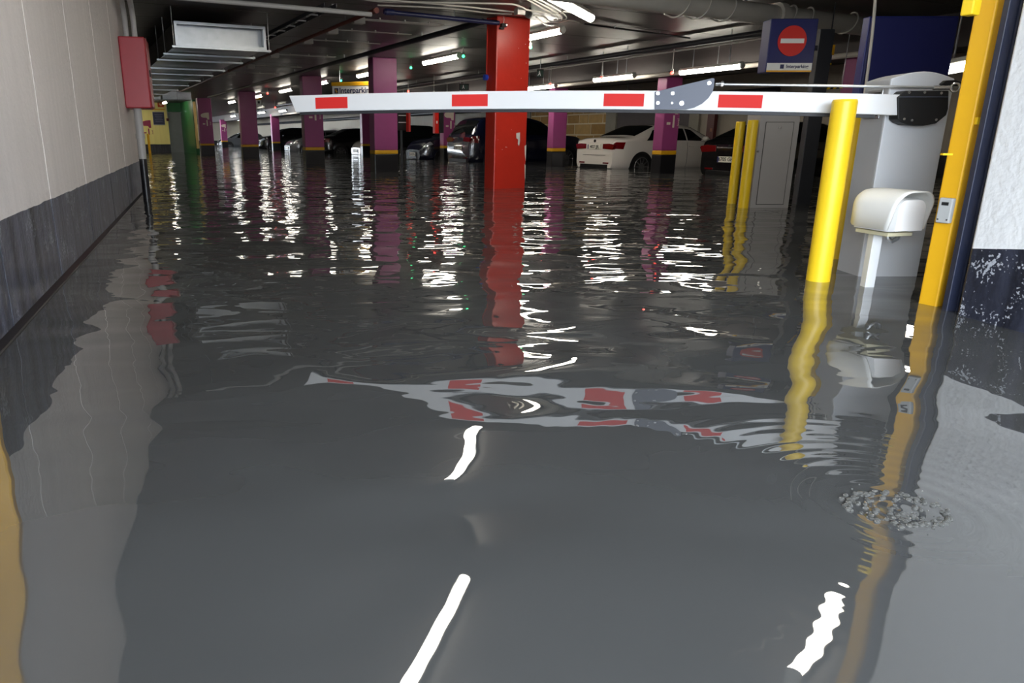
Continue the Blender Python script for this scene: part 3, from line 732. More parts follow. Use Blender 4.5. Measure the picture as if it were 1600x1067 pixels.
pipe('dark_pipe', 'dark pipe with pale line running above the second car row', [gw(7.62, 10.3, 2.42), gw(20, 10.32, 2.42), gw(40, 10.4, 2.42)], .05, M_pdark, clips=[gw(a, 10.3, 2.42) for a in (9.4, 12, 14, 18, 22)])
pipe('conduit', 'thin pale conduit beside the dark pipe over the cars', [gw(7.62, 10.48, 2.36), gw(20, 10.5, 2.36), gw(40, 10.55, 2.36)], .016, M_greypipe, clips=[gw(a, 10.5, 2.36) for a in (9, 13, 17)])
pipe('pale_service_pipe', 'pale service pipe fixed under the beam over the cars', [gw(7.5, 11.75, 2.10), gw(18, 11.75, 2.10), gw(44, 11.75, 2.10)], .045, M_pvc, clips=[gw(a, 11.75, 2.1) for a in (9.5, 11, 14, 17)])
pipe('cross_conduit', 'thin grey conduit crossing the ceiling right of the lamps', [gw(9.8, 7.5, 2.51), gw(10.3, 10.25, 2.51)], .014, M_pdark, clips=[gw(9.9, 8.2, 2.5), gw(10.15, 9.4, 2.5)])
pipe('dark_pipe', 'black pipes bunched along the top of the pale back wall', [gw(14, 17.3, 2.0), gw(40, 17.3, 2.0), gw(80, 17.3, 2.0)], .10, M_pdark, clips=[gw(a, 17.3, 2.0) for a in (20, 30, 40)])
# cable tray with rungs left of the brown pipe
tr_ = thing('cable_tray', 'dark cable tray with small clips left of the brown pipe', 'cable tray', gw(16, 3.3, 2.46))
for o_ in (-.08, .08):
    mb = MB(); mb.box(gw(16.2, 3.3 + o_, 2.46), .012, 13, .05, BX, AX); mb.build('rail', M_pdark, tr_)
for k in range(22):
    mb = MB(); mb.box(gw(9.9 + .58 * k, 3.3, 2.45), .16, .03, .015, BX, AX); mb.box(gw(9.9 + .58 * k, 3.40, 2.475), .03, .03, .07, BX, AX); mb.build('rung', M_greypipe, tr_)
# white conduits crossing from junction boxes
for (px_, py_), nm in zip(((546.7, 32), (499, 48), (480.6, 65), (428.6, 87), (392, 104), (362.5, 115)), ('first', 'second', 'third', 'fourth', 'fifth', 'sixth')):
    a_, b_ = ab(on_z(px_, py_, 2.48)); b_ = max(b_, 4.15)
    root = thing('conduit_run', 'white conduit with junction box on the brown pipe, %s from the red column' % nm, 'conduit', gw(a_, b_, 2.5), 0, 'white conduits crossing the left bay ceiling')
    mb = MB(); mb.box(gw(a_, b_, 2.485), .18, .13, .09, BX, AX); mb.build('junction_box', M_conduit, root, bevel=.008)
    for o_ in ((0, .10) if nm in ('first', 'fourth') else (0,)):
        mb = MB(); mb.tube([gw(a_ + o_, b_ + .08, 2.515), gw(a_ + o_, 5.6, 2.515)], .010, 8); mb.build('conduit', M_conduit, root, smooth=True)
    for k in range(3):
        mb = MB(); mb.box(gw(a_, b_ + .35 + .42 * k, 2.525), .02, .03, .045, BX, AX); mb.build('clip', M_conduit, root)
# big white drain pipe across the bays, with cable loops
bp_ = pipe('drain_pipe', 'big cream drain pipe crossing under the ceiling to the blue box', [gw(7.30, 4.6, 2.42), gw(7.36, 8, 2.40), gw(7.40, 12, 2.37), gw(7.42, 15.5, 2.35)], .128, M_pvc, [(gw(7.37, 8.9, 2.395), BX)], clips=[gw(7.37, 8.3, 2.4)])
for i, (b_, dl, nm) in enumerate(((7.25, .16, 'first'), (7.6, .14, 'second'), (8.05, .18, 'third'), (9.2, .16, 'fourth'), (9.55, .2, 'fifth'), (10.5, .15, 'sixth'))):
    pts = []
    for k in range(15):
        t = math.radians(70 + 215 * k / 14); pts.append(gw(7.37, b_ - .22 * k / 14, 2.395) + AX * (.146 * math.cos(t)) + UP * (.146 * math.sin(t)))
    pts.append(pts[-1] - BX * .12 + UP * .03); mb = MB(); mb.tube(pts, .011, 8)
    tag(mb.build('cable_loop', M_conduit, smooth=True), 'white cable looped around the cream drain pipe, %s from the lamp end' % nm, 'cable', 'cables looped on the drain pipe')
def sag(p, q, s_, n=12):
    return [p.lerp(q, k / n) - UP * (s_ * 4 * (k / n) * (1 - k / n)) for k in range(n + 1)]
mb = MB(); mb.tube(sag(gw(7.2, 11.1, 2.25), gw(7.15, 12.6, 2.28), .10), .012, 8)
tag(mb.build('sagging_cable', M_conduit, smooth=True), 'white cable sagging below the drain pipe near the blue box', 'cable')
# bundle of white cables sweeping over the red column
def smooth_path(pts, n=6):
    out = []
    P = [pts[0]] + list(pts) + [pts[-1]]
    for i in range(1, len(P) - 2):
        for k in range(n):
            t = k / n; a, b, c, d = P[i - 1], P[i], P[i + 1], P[i + 2]
            out.append(.5 * ((2 * b) + (c - a) * t + (2 * a - 5 * b + 4 * c - d) * t * t + (3 * b - a - 3 * c + d) * t ** 3))
    return out + [P[-2]]
Zc = 2.50
for lab, pxs in (
        ('white cable running left from the lamp past the junction box', ((540, -8), (590, 2), (680, 4), (790, 6), (815, 11), (826, 16), (870, 21), (880, 18), (897, 20))),
        ('white cable running low across the lane to the metal junction box', ((470, -6), (600, 0), (700, 8), (760, 14), (805, 19))),
        ('second white cable just under the first one beside the blue pipe', ((590, 8), (700, 13), (760, 20), (800, 22))),
        ('pale cable curling under the lamp nearest the red column', ((818, -4), (850, 14), (868, 24), (871, 29), (866, 31))),
        ('pale cable curling beside the lamp, middle of the bundle', ((826, -4), (858, 13), (876, 24), (878, 30), (872, 31))),
        ('pale cable curling beside the lamp, right of the bundle', ((836, -4), (866, 12), (882, 23), (885, 29), (880, 31))),
        ('grey cable leaving the camera and dropping to the far lamp', ((834, 24), (850, 26), (858, 33), (872, 35), (890, 32), (905, 35))),
        ('short grey cable from the camera to the lamp behind the red column', ((838, 27), (846, 34), (855, 39), (870, 40)))):
    mb = MB(); mb.tube(smooth_path([on_z(x, y, Zc) for x, y in pxs]), .011, 8)
    tag(mb.build('ceiling_cable', M_conduit, smooth=True), lab, 'cable', 'pale cables over the red column')
mb = MB(); jb = on_z(812, 18, 2.48); mb.box(jb, .13, .10, .10, BX, AX)
jr = mb.build('junction_box', mat('jbox_metal', (176, 172, 168), .35, .4), bevel=.008); tag(jr, 'pale metal junction box above the red column', 'junction box')
cr = thing('ceiling_camera', 'dark round ceiling camera above the red column edge', 'camera', on_z(828, 24, CEIL))
q = on_z(828, 23, 2.46); mb = MB(); mb.cyl(q - Vector((.03, .05, 0)), q + Vector((.0, .10, .01)), .05, 16); mb.build('barrel', M_black, cr, smooth=True)
mb = MB(); mb.cyl(q - Vector((.03, .052, 0)), q - Vector((.032, .056, 0)), .032, 16); mb.build('lens', M_glass, cr)
mb = MB(); mb.cyl(q, Vector((q.x, q.y, CEIL)), .015, 8); mb.build('mount', M_black, cr)
br = thing('column_bracket', 'black bracket with wire at the top of the red column', 'bracket', on_wall(785, 45, gw(9.95, 6.0), BX))
q = on_wall(785, 40, gw(9.95, 6.0), BX) - AX * .03
mb = MB(); mb.box(q, .09, .06, .05, BX, AX); mb.box(q - BX * .03 - UP * .045, .07, .05, .03, BX, AX); mb.build('clamp', M_black, br, bevel=.006)
mb = MB(); mb.cyl(q + BX * .03 - AX * .035, q + BX * .03 - AX * .05, .016, 10); mb.build('lens', M_chrome, br)
mb = MB(); mb.tube([q + UP * .02, q + BX * .01 + UP * .08, q - BX * .005 + UP * .16], .004, 6); mb.build('wire', M_conduit, br)
cb = thing('call_button', 'blue round call button with conduit on the side of the red column', 'button', gw(10.12, 5.98, 1.62))
q = on_wall(761, 121, gw(10.1, 6.0), AX); 
mb = MB(); mb.cyl(q, q - BX * .05, .045, 16); mb.build('button', mat('button_blue', (30, 70, 190), .3, coat=.5), cb, smooth=True)
mb = MB(); mb.tube([q - BX * .012 + UP * .03, Vector((q.x, q.y, CEIL)) - BX * .012], .009, 8); mb.build('conduit', M_redcol, cb, smooth=True)

# ================================================================== LAMPS
def lamp(label, p, q, lit=True, drop=True, r=.055):
    p, q = Vector(p), Vector(q); d = (q - p); L_ = d.length; d.normalize(); e = Vector((-d.y, d.x, 0)).normalized()
    c = (p + q) / 2
    root = thing('fluorescent_lamp', label, 'lamp', c, 0, 'fluorescent ceiling lamps')
    mb = MB(); mb.box(c + UP * .045, L_ * 1.0, .11, .05, d, e, UP); mb.build('lamp_body', M_lampbody, root, bevel=.012)
    pts = [p + d * (L_ * k / 4) for k in range(5)]
    mb = MB(); mb.tube([v for v in pts], r, 14); mb.build('diffuser', M_tube, root, smooth=True)
    for s_, v in ((-1, p), (1, q)):
        mb = MB(); mb.cyl(v + d * (s_ * .0), v + d * (s_ * .035), r * 1.08, 14, r * .8); mb.build('end_cap', M_lampbody, root, smooth=True)
    if drop and CEIL - c.z > .1:
        for s_ in (-.3, .3):
            mb = MB(); mb.cyl(c + d * (L_ * s_) + UP * .05, Vector((c.x, c.y, CEIL)) + d * (L_ * s_), .008, 6); mb.build('hanger', M_steel, root)
    return root
lz = 2.42
lamp('slanting lamp at the top edge right of the red column', on_z(845, -14, lz), on_z(923, 28, lz))
lamp('lamp over the lane out of sight, mirrored in the mid foreground water', Vector((.20, 6.15, lz)), Vector((.46, 7.75, lz)))
lamp('lamp nearest the ramp mouth, mirrored in the near foreground water', Vector((-.36, 3.15, lz)), Vector((.06, 4.55, lz)))
lamp('lamp above the barrier cabinet, mirrored in the water near the splash', Vector((2.35, 3.80, lz)), Vector((2.95, 4.42, lz)))
lamp('lamp directly right of the red column top', gw(9.95, 7.2, lz), gw(11.5, 7.2, lz))
lamp('lamp between the red column and the nearest purple column', gw(13.9, 7.48, lz), gw(15.55, 7.48, lz))
lamp('lamp left of the nearest purple column', gw(18.1, 7.4, lz), gw(19.6, 7.4, lz))
lamp('lamp between the pale-numeral column and the hanging lettered sign', gw(21.9, 7.3, lz), gw(23.4, 7.3, lz))
lamp('lamp just above the tip of the boom', gw(25.9, 7.3, lz), gw(27.5, 7.3, lz))
lamp('lamp right of the wide purple column', gw(30.3, 7.3, lz), gw(31.9, 7.3, lz))
lamp('lamp left of the wide purple column', gw(35.6, 7.3, lz), gw(37.2, 7.3, lz))
lamp('long lamp above the bracket plate of the boom', gw(9.95, 11.25, 2.06), gw(11.5, 11.3, 2.06))
lamp('lamp above the white saloon car', gw(12.95, 11.35, 2.10), gw(14.3, 11.35, 2.10))
lamp('lamp showing just right of the red column above the boom', gw(15.8, 11.3, 2.06), gw(17.3, 11.3, 2.06))
lamp('lamp over the dark off-roader, mostly behind the boom', gw(20.6, 11.3, 2.06), gw(22.1, 11.3, 2.06))
lamp('lamp right of the nearest purple column at boom level', gw(25.0, 11.3, 2.06), gw(26.5, 11.3, 2.06))
lamp('far lamp below the tip of the boom', gw(41.5, 11.3, 2.25), gw(43, 11.3, 2.25))
lamp('far lamp right of the wide purple column, lower row', gw(46.5, 11.3, 2.3), gw(48.2, 11.3, 2.3))
lamp('far lamp left of the wide purple column, lower row', gw(55.5, 11.3, 2.3), gw(57.2, 11.3, 2.3))
lamp('farthest lamp beside the cream-numeral column', gw(62, 10.6, 2.35), gw(64, 10.6, 2.35))
lamp('lamp behind the tall yellow post on the right', at(1478, 107, 7.2), at(1530, 97, 6.6))
lamp('lamp in the lobby lighting the yellow wall', gw(39.6, 1.6, 2.4), gw(39.6, 3.3, 2.4))
lamp('second lobby lamp before the grey door', gw(38.6, 4.6, 2.46), gw(40.2, 4.6, 2.46))
lamp('lamp in the left bay hidden above the long duct', gw(29.5, 2.6, 2.4), gw(31, 2.6, 2.4))

# ---- coloured bay indicators
def indicator(label, p, m, green):
    root = thing('bay_indicator', label, 'indicator lamp', (p.x, p.y, p.z), 0, 'hanging bay indicator lights')
    mb = MB(); mb.ball(p, .032 if not green else .028, 10, 6); mb.build('lens', m, root, smooth=True)
    mb = MB(); mb.cyl(p + UP * .025, p + UP * .07, .03, 10); mb.cyl(p + UP * .07, Vector((p.x, p.y, CEIL)), .008, 6); mb.build('holder', M_lampbody, root, smooth=True)
for x, y, z_, g_, lab in ((642, 106, 2.36, 1, 'green indicator light right of the nearest purple column'), (533, 126, 2.36, 1, 'green indicator light above the hanging lettered sign'), (829, 74, 2.30, 1, 'green indicator light under the lamp at the red column'), (724, 88, 2.38, 1, 'green indicator light at the end of the lamp left of the red column'),
                          (1050, 114, 2.02, 0, 'red indicator light at the left end of the long lamp'), (860, 132, 2.05, 0, 'red indicator light above the column by the stone wall'), (940, 122, 2.08, 0, 'red indicator light over the white saloon car'), (638, 143, 2.2, 0, 'red indicator light right of the nearest purple column'), (678, 146, 2.02, 0, 'red indicator light above the red wall box'), (418, 146, 2.36, 0, 'red indicator light beside the wide purple column'), (430, 168, 2.2, 0, 'red indicator light left of the boom tip')):
    indicator(lab, on_z(x, y, z_), M_green_led if g_ else M_red_led, g_)

# ================================================================== HANGING SIGNS INSIDE
hs = thing('hanging_sign', 'hanging yellow-topped white sign with blue lettering between two purple columns', 'sign', at(560, 120, 20.8))
l_, r_ = at(519, 138, 20.8), at(594, 140, 20.4)
dx_ = r_ - l_; dx_.z = 0; hw_ = dx_.length; dx_.normalize(); dn = Vector((dx_.y, -dx_.x, 0))
c = (l_ + r_) / 2
mb = MB(); mb.box(c - dn * .05, hw_, .10, .36, dx_, dn); mb.build('panel', M_signwhite, hs, bevel=.006)
mb = MB(); mb.box(c - dn * .045 + UP * .135, hw_ + .03, .13, .10, dx_, dn); mb.build('yellow_header', M_band, hs, bevel=.006)
text('lettering', 'Interparking', .20, c + dn * .002 - UP * .04 + dx_ * (-hw_ / 2 + .21), dx_, UP, M_ink, hs, 'LEFT', bold=.005)
q = l_ + dn * .002 + dx_ * .125 - UP * .01; q.z = c.z - .04
mb = MB(); mb.box(q, .12, .006, .135, dx_, dn); em = mb.build('emblem', M_ink, hs, bevel=.003)
mb = MB(); mb.box(q + dn * .004 + UP * .02 - dx_ * .01, .05, .004, .03, dx_, dn); mb.box(q + dn * .004 - UP * .025 + dx_ * .005, .055, .004, .03, dx_, dn); mb.build('emblem_mark', M_orange, em)
for s_ in (-.35, .35):
    mb = MB(); q = c + dx_ * (hw_ * s_) + UP * .17 - dn * .05; mb.cyl(q, Vector((q.x, q.y, CEIL)), .01, 6); mb.build('rod', M_steel, hs)
h2 = thing('hanging_sign', 'small yellow and white direction sign beside the wide purple column', 'sign', at(402, 155, 34))
q = at(401, 157, 34); mb = MB(); mb.box(q + UP * .10, .40, .06, .16); mb.build('yellow_header', M_band, h2)
mb = MB(); mb.box(q - UP * .08, .40, .06, .2); pn = mb.build('panel', M_signwhite, h2)
for s_ in (-.1, .1):
    mb = MB(); mb.box(q - UP * .08 + Vector((s_, -.035, 0)), .1, .01, .1); mb.build('symbol', M_black, pn)
mb = MB(); mb.cyl(q + UP * .15, Vector((q.x, q.y, CEIL)), .01, 6); mb.build('rod', M_steel, h2)
M_exit = emit('exit_green', (.10, .36, .22), .35)
for x, y, Yx, lab in ((844, 115, 17.9, 'dark green exit sign hanging right of the red column'), (725, 136, 23.2, 'dark green exit sign hanging left of the red column')):
    q = at(x, y, Yx); ro = thing('exit_sign', lab, 'sign', (q.x, q.y, CEIL), 0, 'hanging exit signs')
    mb = MB(); mb.box(q, .16 if x > 800 else .30, .05, .19, ); mb.build('case', M_black, ro, bevel=.006)
    mb = MB(); mb.box(q - Vector((0, .027, 0)), .13 if x > 800 else .25, .006, .14); fce = mb.build('face', mat('exit_panel', (18, 60, 44), .4), ro)
    mb = MB(); b0 = q - Vector((.02, .031, 0)); mb.ball(b0 + UP * .045, .014, 8, 5); mb.prism([b0 + Vector(v) for v in ((-.02, 0, .03), (.015, 0, .03), (.02, 0, -.005), (.035, 0, -.05), (.02, 0, -.05), (.0, 0, -.01), (-.03, 0, -.05), (-.045, 0, -.045), (-.015, 0, 0))], (0, .003, 0)); mb.build('running_figure', M_signwhite, fce)
    mb = MB(); mb.cyl(q + UP * .09, Vector((q.x, q.y, CEIL)), .008, 6); mb.build('rod', M_steel, ro)

# ---- boxes on and near the second column row
fx = thing('fire_alarm_box', 'red upright box with white mark on the side of the dim column', 'box', gw(23.45, 11.85, .9))
q = at(681, 191, 25.6)
mb = MB(); mb.box(q - BX * .0, .16, .16, .74, BX, AX); rb_ = mb.build('case', mat('bright_red', (214, 34, 26), .35), fx, bevel=.012)
mb = MB(); mb.box(q - AX * .083, .05, .006, .09, BX, AX); mb.build('white_mark', M_signwhite, rb_)
q2 = q + BX * .19; mb = MB(); mb.box(q2 + AX * .02, .17, .18, .72, BX, AX); mb.build('black_side', M_black, fx, bevel=.01)
fr = thing('hose_reel_cabinet', 'dark cabinet with two white bars and red edge beyond the nearest purple column', 'cabinet', gw(20.2, 8.6, .9))
q = at(628, 187, 22.5)
mb = MB(); mb.box(q, .46, .16, .62, BX, AX); cs_ = mb.build('case', M_black, fr, bevel=.01)
for dz in (.12, -.08):
    mb = MB(); mb.box(q - AX * .085 + UP * dz, .30, .01, .025, BX, AX); mb.build('white_bar', M_signwhite, cs_)
q3 = at(638, 180, 22.4); mb = MB(); mb.box(q3, .06, .2, .95, BX, AX); mb.build('red_edge', mat('bright_red', (214, 34, 26), .35), fr, bevel=.006)
mb = MB(); mb.cyl(q - UP * .3 + AX * .05, Vector((q.x, q.y, FLOOR)) + AX * .05, .04, 10); mb.build('stand', M_darkpost, fr)
dp = thing('dark_red_post', 'dark red square post with small plate behind the black car', 'post', gw(15.2, 17.2, FLOOR))
q = at(1112, 200, 22.32); mb = MB(); mb.box(Vector((q.x, q.y, .80)), .14, .28, 2.16, BX, AX); mb.build('post', M_darkred, dp, bevel=.015)
mb = MB(); mb.box(Vector((q.x, q.y, 1.0)) - BX * .075 - AX * .05, .01, .08, .10, BX, AX); mb.build('plate', mat('plate_beige', (176, 120, 96), .5), dp)
dp.location = (q.x, q.y, FLOOR)
for ch in dp.children: ch.data.transform(Matrix.Translation(gw(15.2, 17.2, FLOOR) - Vector((q.x, q.y, FLOOR))))
# the lobby wall fittings
nA = -AX
mk = thing('wall_marking', 'plum level marking painted on the yellow lobby wall', 'marking', gw(41.99, 3.85, 1.1)); marking(mk, 41.99, 3.85, 0, 1.05, 1.25, M_plum)
nb = thing('notice_board', 'dark blue notice board on the yellow lobby wall', 'board', gw(41.97, 4.45, 1.0))
q = on_wall(248, 185, gw(41.97, 4), BX); mb = MB(); mb.box(q, .58, .04, .68, BX, AX); mb.build('frame', M_greypipe, nb)
mb = MB(); mb.box(q - AX * .024, .56, .01, .62, BX, AX); fcx = mb.build('panel', mat('board_navy', (40, 44, 78), .5), nb)
for k in range(5):
    mb = MB(); mb.box(q - AX * .031 + UP * (.2 - .09 * k), .40 - .05 * (k % 3), .004, .02, BX, AX); mb.build('text_line', mat('board_text', (120, 124, 150), .5), fcx)
os_ = thing('wall_plate', 'small orange-red hose sign high on the yellow wall', 'sign', gw(41.97, 4.5, 1.9))
q = on_wall(251, 163, gw(41.97, 4), BX); mb = MB(); mb.box(q, .30, .02, .28, BX, AX); pl_ = mb.build('plate', mat('plate_orange', (220, 80, 30), .45), os_)
mb = MB(); mb.prism([q - AX * .014 + BX * x + UP * z_ for x, z_ in ((-.09, .08), (0, .02), (.09, .08), (.09, -.02), (0, -.09), (-.09, -.02))], -AX * .004); mb.build('symbol', mat('plate_symbol', (245, 210, 160), .5), pl_)
ys = on_wall(248, 171, gw(41.97, 4), BX); mb = MB(); mb.box(ys, .62, .02, .05, BX, AX); tag(mb.build('wall_stripe', M_orange), 'thin orange strip above the navy notice board', 'strip')
al = thing('alarm_point', 'small dark alarm point with conduit beside the grey lobby door', 'alarm', gw(41.97, 5, 1.2))
q = on_wall(262, 187, gw(41.95, 5), BX); mb = MB(); mb.box(q, .13, .06, .14, BX, AX); mb.build('case', M_darkred, al, bevel=.01)
mb = MB(); mb.cyl(q, Vector((q.x, q.y, CEIL)), .015, 6); mb.build('conduit', M_conduit, al)
gs = thing('green_sign_light', 'pale strip light with green edge above the grey lobby door', 'light', gw(41.9, 5.5, 2.1))
q = on_wall(285, 159, gw(41.9, 5), BX); mb = MB(); mb.box(q, .30, .08, .14, BX, AX); mb.build('case', mat('exit_pale', (190, 186, 120), .4), gs)
# ================================================================== CARS
def interp(tab, x):
    if x <= tab[0][0]: return tab[0][1]
    for (x0, y0), (x1, y1) in zip(tab, tab[1:]):
        if x <= x1:
            t = (x - x0) / (x1 - x0); return y0 + (y1 - y0) * t
    return tab[-1][1]
def smooth_tab(tab, w):
    return lambda x: sum(interp(tab, x + w * k / 4) * c for k, c in zip(range(-4, 5), (1, 2, 3, 4, 5, 4, 3, 2, 1))) / 25
PROFILE = {
    'sedan': dict(L=4.62, W=1.81, H=1.43, top=[(0, .90), (.03, 1.02), (.10, 1.055), (.62, 1.085), (1.42, 1.385), (1.9, 1.425), (2.4, 1.42), (2.75, 1.36), (3.52, 1.02), (4.2, .90), (4.5, .74), (4.62, .56)], belt=(.96, .92), rw=(.72, 1.40), ws=(2.78, 3.46), sw=[(1.02, 1.62), (1.66, 2.42), (2.46, 3.12)], wheels=(.86, 3.72), wr=.325),
    'hatch': dict(L=4.15, W=1.75, H=1.48, top=[(0, .92), (.05, 1.02), (.30, 1.28), (.62, 1.43), (1.2, 1.48), (2.0, 1.46), (2.4, 1.36), (3.1, 1.02), (3.8, .90), (4.05, .74), (4.15, .56)], belt=(.98, .92), rw=(.08, .58), ws=(2.42, 3.04), sw=[(.62, 1.10), (1.14, 1.92), (1.96, 2.72)], wheels=(.68, 3.28), wr=.31),
    'coupe': dict(L=4.25, W=1.80, H=1.40, top=[(0, .88), (.05, 1.0), (.18, 1.05), (.95, 1.34), (1.5, 1.40), (2.0, 1.39), (2.4, 1.32), (3.15, 1.0), (3.9, .86), (4.15, .72), (4.25, .56)], belt=(.96, .90), rw=(.28, .96), ws=(2.44, 3.08), sw=[(.95, 1.5), (1.54, 2.76)], wheels=(.78, 3.36), wr=.32),
    'suv': dict(L=4.75, W=1.90, H=1.72, top=[(0, 1.02), (.05, 1.14), (.30, 1.50), (.50, 1.66), (.9, 1.71), (2.3, 1.72), (2.8, 1.62), (3.5, 1.20), (4.35, 1.08), (4.62, .9), (4.75, .66)], belt=(1.12, 1.06), rw=(.08, .44), ws=(2.84, 3.44), sw=[(.55, 1.25), (1.29, 2.2), (2.24, 3.14)], wheels=(.88, 3.78), wr=.37),
}
def car(label, kind, paint, a, b, nose_in=True, scaleH=1.0, plate=None, rear=True, lamps=True):
    """nose_in: rear at (a, b) and nose into the wall; otherwise nose at (a, b)"""
    P = PROFILE[kind]; L_, W_, H_ = P['L'], P['W'], P['H']
    zf = smooth_tab(P['top'], .10)
    fwd = BX if nose_in else -BX; lat_ = UP.cross(fwd)
    org = gw(a, b, FLOOR) if nose_in else gw(a, b, FLOOR) + BX * L_
    root = thing('car', label, 'car', org, GA if nose_in else GA + math.pi, 'parked cars in the flooded bays')
    def hw(x):
        e = min(x, L_ - x)
        r, dep_ = (.55, .17) if x < L_ / 2 else (.95, .30)
        k = 1.0 if e >= r else 1 - dep_ * (1 - e / r) ** 2.2
        return W_ / 2 * k * (1 - .012 * abs(2 * x / L_ - 1))
    def ctrl(x):
        zt_ = zf(x) * scaleH; h = hw(x); zl = .24 + .05 * max(0, 1 - min(x, L_ - x) / .4)
        zb__ = (P['belt'][0] + (P['belt'][1] - P['belt'][0]) * x / L_) * scaleH
        zs = min(zb__, zt_ - .05); c = max(0, min(1, (zt_ - zb__) / (H_ * scaleH - zb__)))
        return [(h * .90, zl), (h * .985, zl + .10), (h, zl + .5 * (zs - zl)), (h * .968, zs), (h * (.90 - .18 * c), zt_ - .025 - .055 * c), (h * (.62 - .08 * c), zt_ - .006), (0, zt_ + .004)]
    def surf(x, t):
        C_ = ctrl(x); C_ = [(C_[0][0], C_[0][1] - .05)] + C_ + [(-C_[5][0], C_[5][1])]
        i = min(5, int(t)); u = t - i; p = C_[i:i + 4]
        f = lambda k: .5 * (2 * p[1][k] + (p[2][k] - p[0][k]) * u + (2 * p[0][k] - 5 * p[1][k] + 4 * p[2][k] - p[3][k]) * u * u + (3 * p[1][k] - p[0][k] - 3 * p[2][k] + p[3][k]) * u ** 3)
        return Vector((x, f(0), f(1)))
    def w2(v): return v            # local space of the car
    ts = [0, .5, 1, 1.5, 2, 2.5, 3, 3.2, 3.5, 3.8, 4, 4.3, 4.7, 5, 5.5, 6]
    xs = [0, .03, .08, .15, .25, .35] + [.5 + (L_ - 1.0) * k / 30 for k in range(31)] + [L_ - .35, L_ - .25, L_ - .15, L_ - .08, L_ - .03, L_]
    rows = []
    for x in xs:
        half = [surf(x, t) for t in ts]
        rows.append(half + [Vector((v.x, -v.y, v.z)) for v in half[-2::-1]])
    mb = MB(); mb.grid(rows); n = len(rows[0])
    mb.f.append(tuple(range(n))); mb.f.append(tuple(range((len(rows) - 1) * n, len(rows) * n)))
    for j in range(len(rows) - 1): mb.f.append((j * n, j * n + n - 1, (j + 1) * n + n - 1, (j + 1) * n))
    mb.build('body', paint, root, world=False, smooth=True)
    def patch(name, x0, x1, t0, t1, sgn, m, off=.006, nx=6, nt_=5, slant=(0, 0), parent=root):
        rr = []
        for i in range(nx + 1):
            row = []
            for j in range(nt_ + 1):
                tt = t0 + (t1 - t0) * j / nt_; fr_ = j / nt_
                xx = (x0 + slant[0] * fr_) + ((x1 + slant[1] * fr_) - (x0 + slant[0] * fr_)) * i / nx
                v = surf(xx, tt); e = .01
                tx = surf(xx + e, tt) - v; tv = surf(xx, min(6, tt + .02)) - surf(xx, tt - .02)
                nn = tv.cross(tx); nn = nn.normalized() if nn.length > 1e-9 else Vector((0, 1, 0))
                if nn.y < 0 and nn.z < .2: nn = -nn
                if nn.z < -.3: nn = -nn
                v = v + nn * off; row.append(Vector((v.x, v.y * sgn, v.z)))
            rr.append(row)
        mb = MB(); mb.grid(rr); return mb.build(name, m, parent, world=False, smooth=True)
    for sgn in (1, -1):
        for i, (x0, x1) in enumerate(P['sw']):
            first, last = i == 0, i == len(P['sw']) - 1
            patch('side_window', x0, x1, 3.12, 3.86, sgn, M_glass, slant=(.30 if first else 0, -.45 if last else -.02))
        for x in P['wheels']:
            y = sgn * (W_ / 2 - .10); r = P['wr']
            arch_ = MB(); yy = sgn * (hw(x) + .004)
            pts = [Vector((x + (r + .06) * math.cos(t), yy, r + (r + .06) * math.sin(t))) for t in [math.pi * k / 18 for k in range(-3, 22)]]
            arch_.prism(pts, (0, -sgn * .12, 0)); arch_.build('wheel_arch', M_trimblack, root, world=False)
            wm = MB(); wm.cyl((x, yy + sgn * .004, r), (x, yy - sgn * .2, r), r, 28); wh = wm.build('wheel', M_tyre, root, world=False, smooth=True)
            rm = MB(); rm.cyl((x, yy + sgn * .006, r), (x, yy - sgn * .02, r), r * .30, 12)
            for k in range(10):
                t = 2 * math.pi * k / 10; d = Vector((math.cos(t), 0, math.sin(t))); e = Vector((-math.sin(t), 0, math.cos(t)))
                c0 = Vector((x, yy + sgn * .007, r)); rm.prism([c0 + d * (r * .2) - e * .02, c0 + d * (r * .70) - e * .014, c0 + d * (r * .70) + e * .014, c0 + d * (r * .2) + e * .02], (0, -sgn * .015, 0))
            rm.tube([Vector((x + r * .72 * math.cos(t), yy + sgn * .004, r + r * .72 * math.sin(t))) for t in [2 * math.pi * k / 24 for k in range(25)]], .014, 6)
            rm.build('rim', M_rim, wh, world=False)
        for x in (P['sw'][-1][0] + .12, P['sw'][0][1] + .12 if len(P['sw']) > 2 else None):
            if x is None: continue
            v = surf(x, 2.72); hm = MB(); hm.box((v.x, sgn * (v.y + .012), v.z), .17, .03, .025); hm.build('door_handle', paint, root, world=False, bevel=.008)
        v = surf(P['sw'][-1][1] - .12, 3.1); mm = MB(); mm.ball((v.x, sgn * (v.y + .11), v.z + .07), .1, 10, 6, (.8, 1, .65)); mm.box((v.x, sgn * (v.y + .02), v.z + .03), .06, .12, .03); mm.build('door_mirror', paint, root, world=False, smooth=True)
        for x in ((P['sw'][0][1] + .02, P['sw'][-1][0] - .02)):
            patch('door_seam', x - .006, x + .006, .6, 3.0, sgn, M_trimblack, .002, 1, 8)
        patch('rear_window', P['rw'][0], P['rw'][1], 4.28, 6.0, sgn, M_glass, .005, 8, 8)
        patch('windscreen', P['ws'][0], P['ws'][1], 4.22, 6.0, sgn, M_glass, .005, 8, 8)
    # ends
    hr, hf_ = hw(.02), hw(L_ - .02); zr = .80 * scaleH
    bz = P['belt'][0] * scaleH
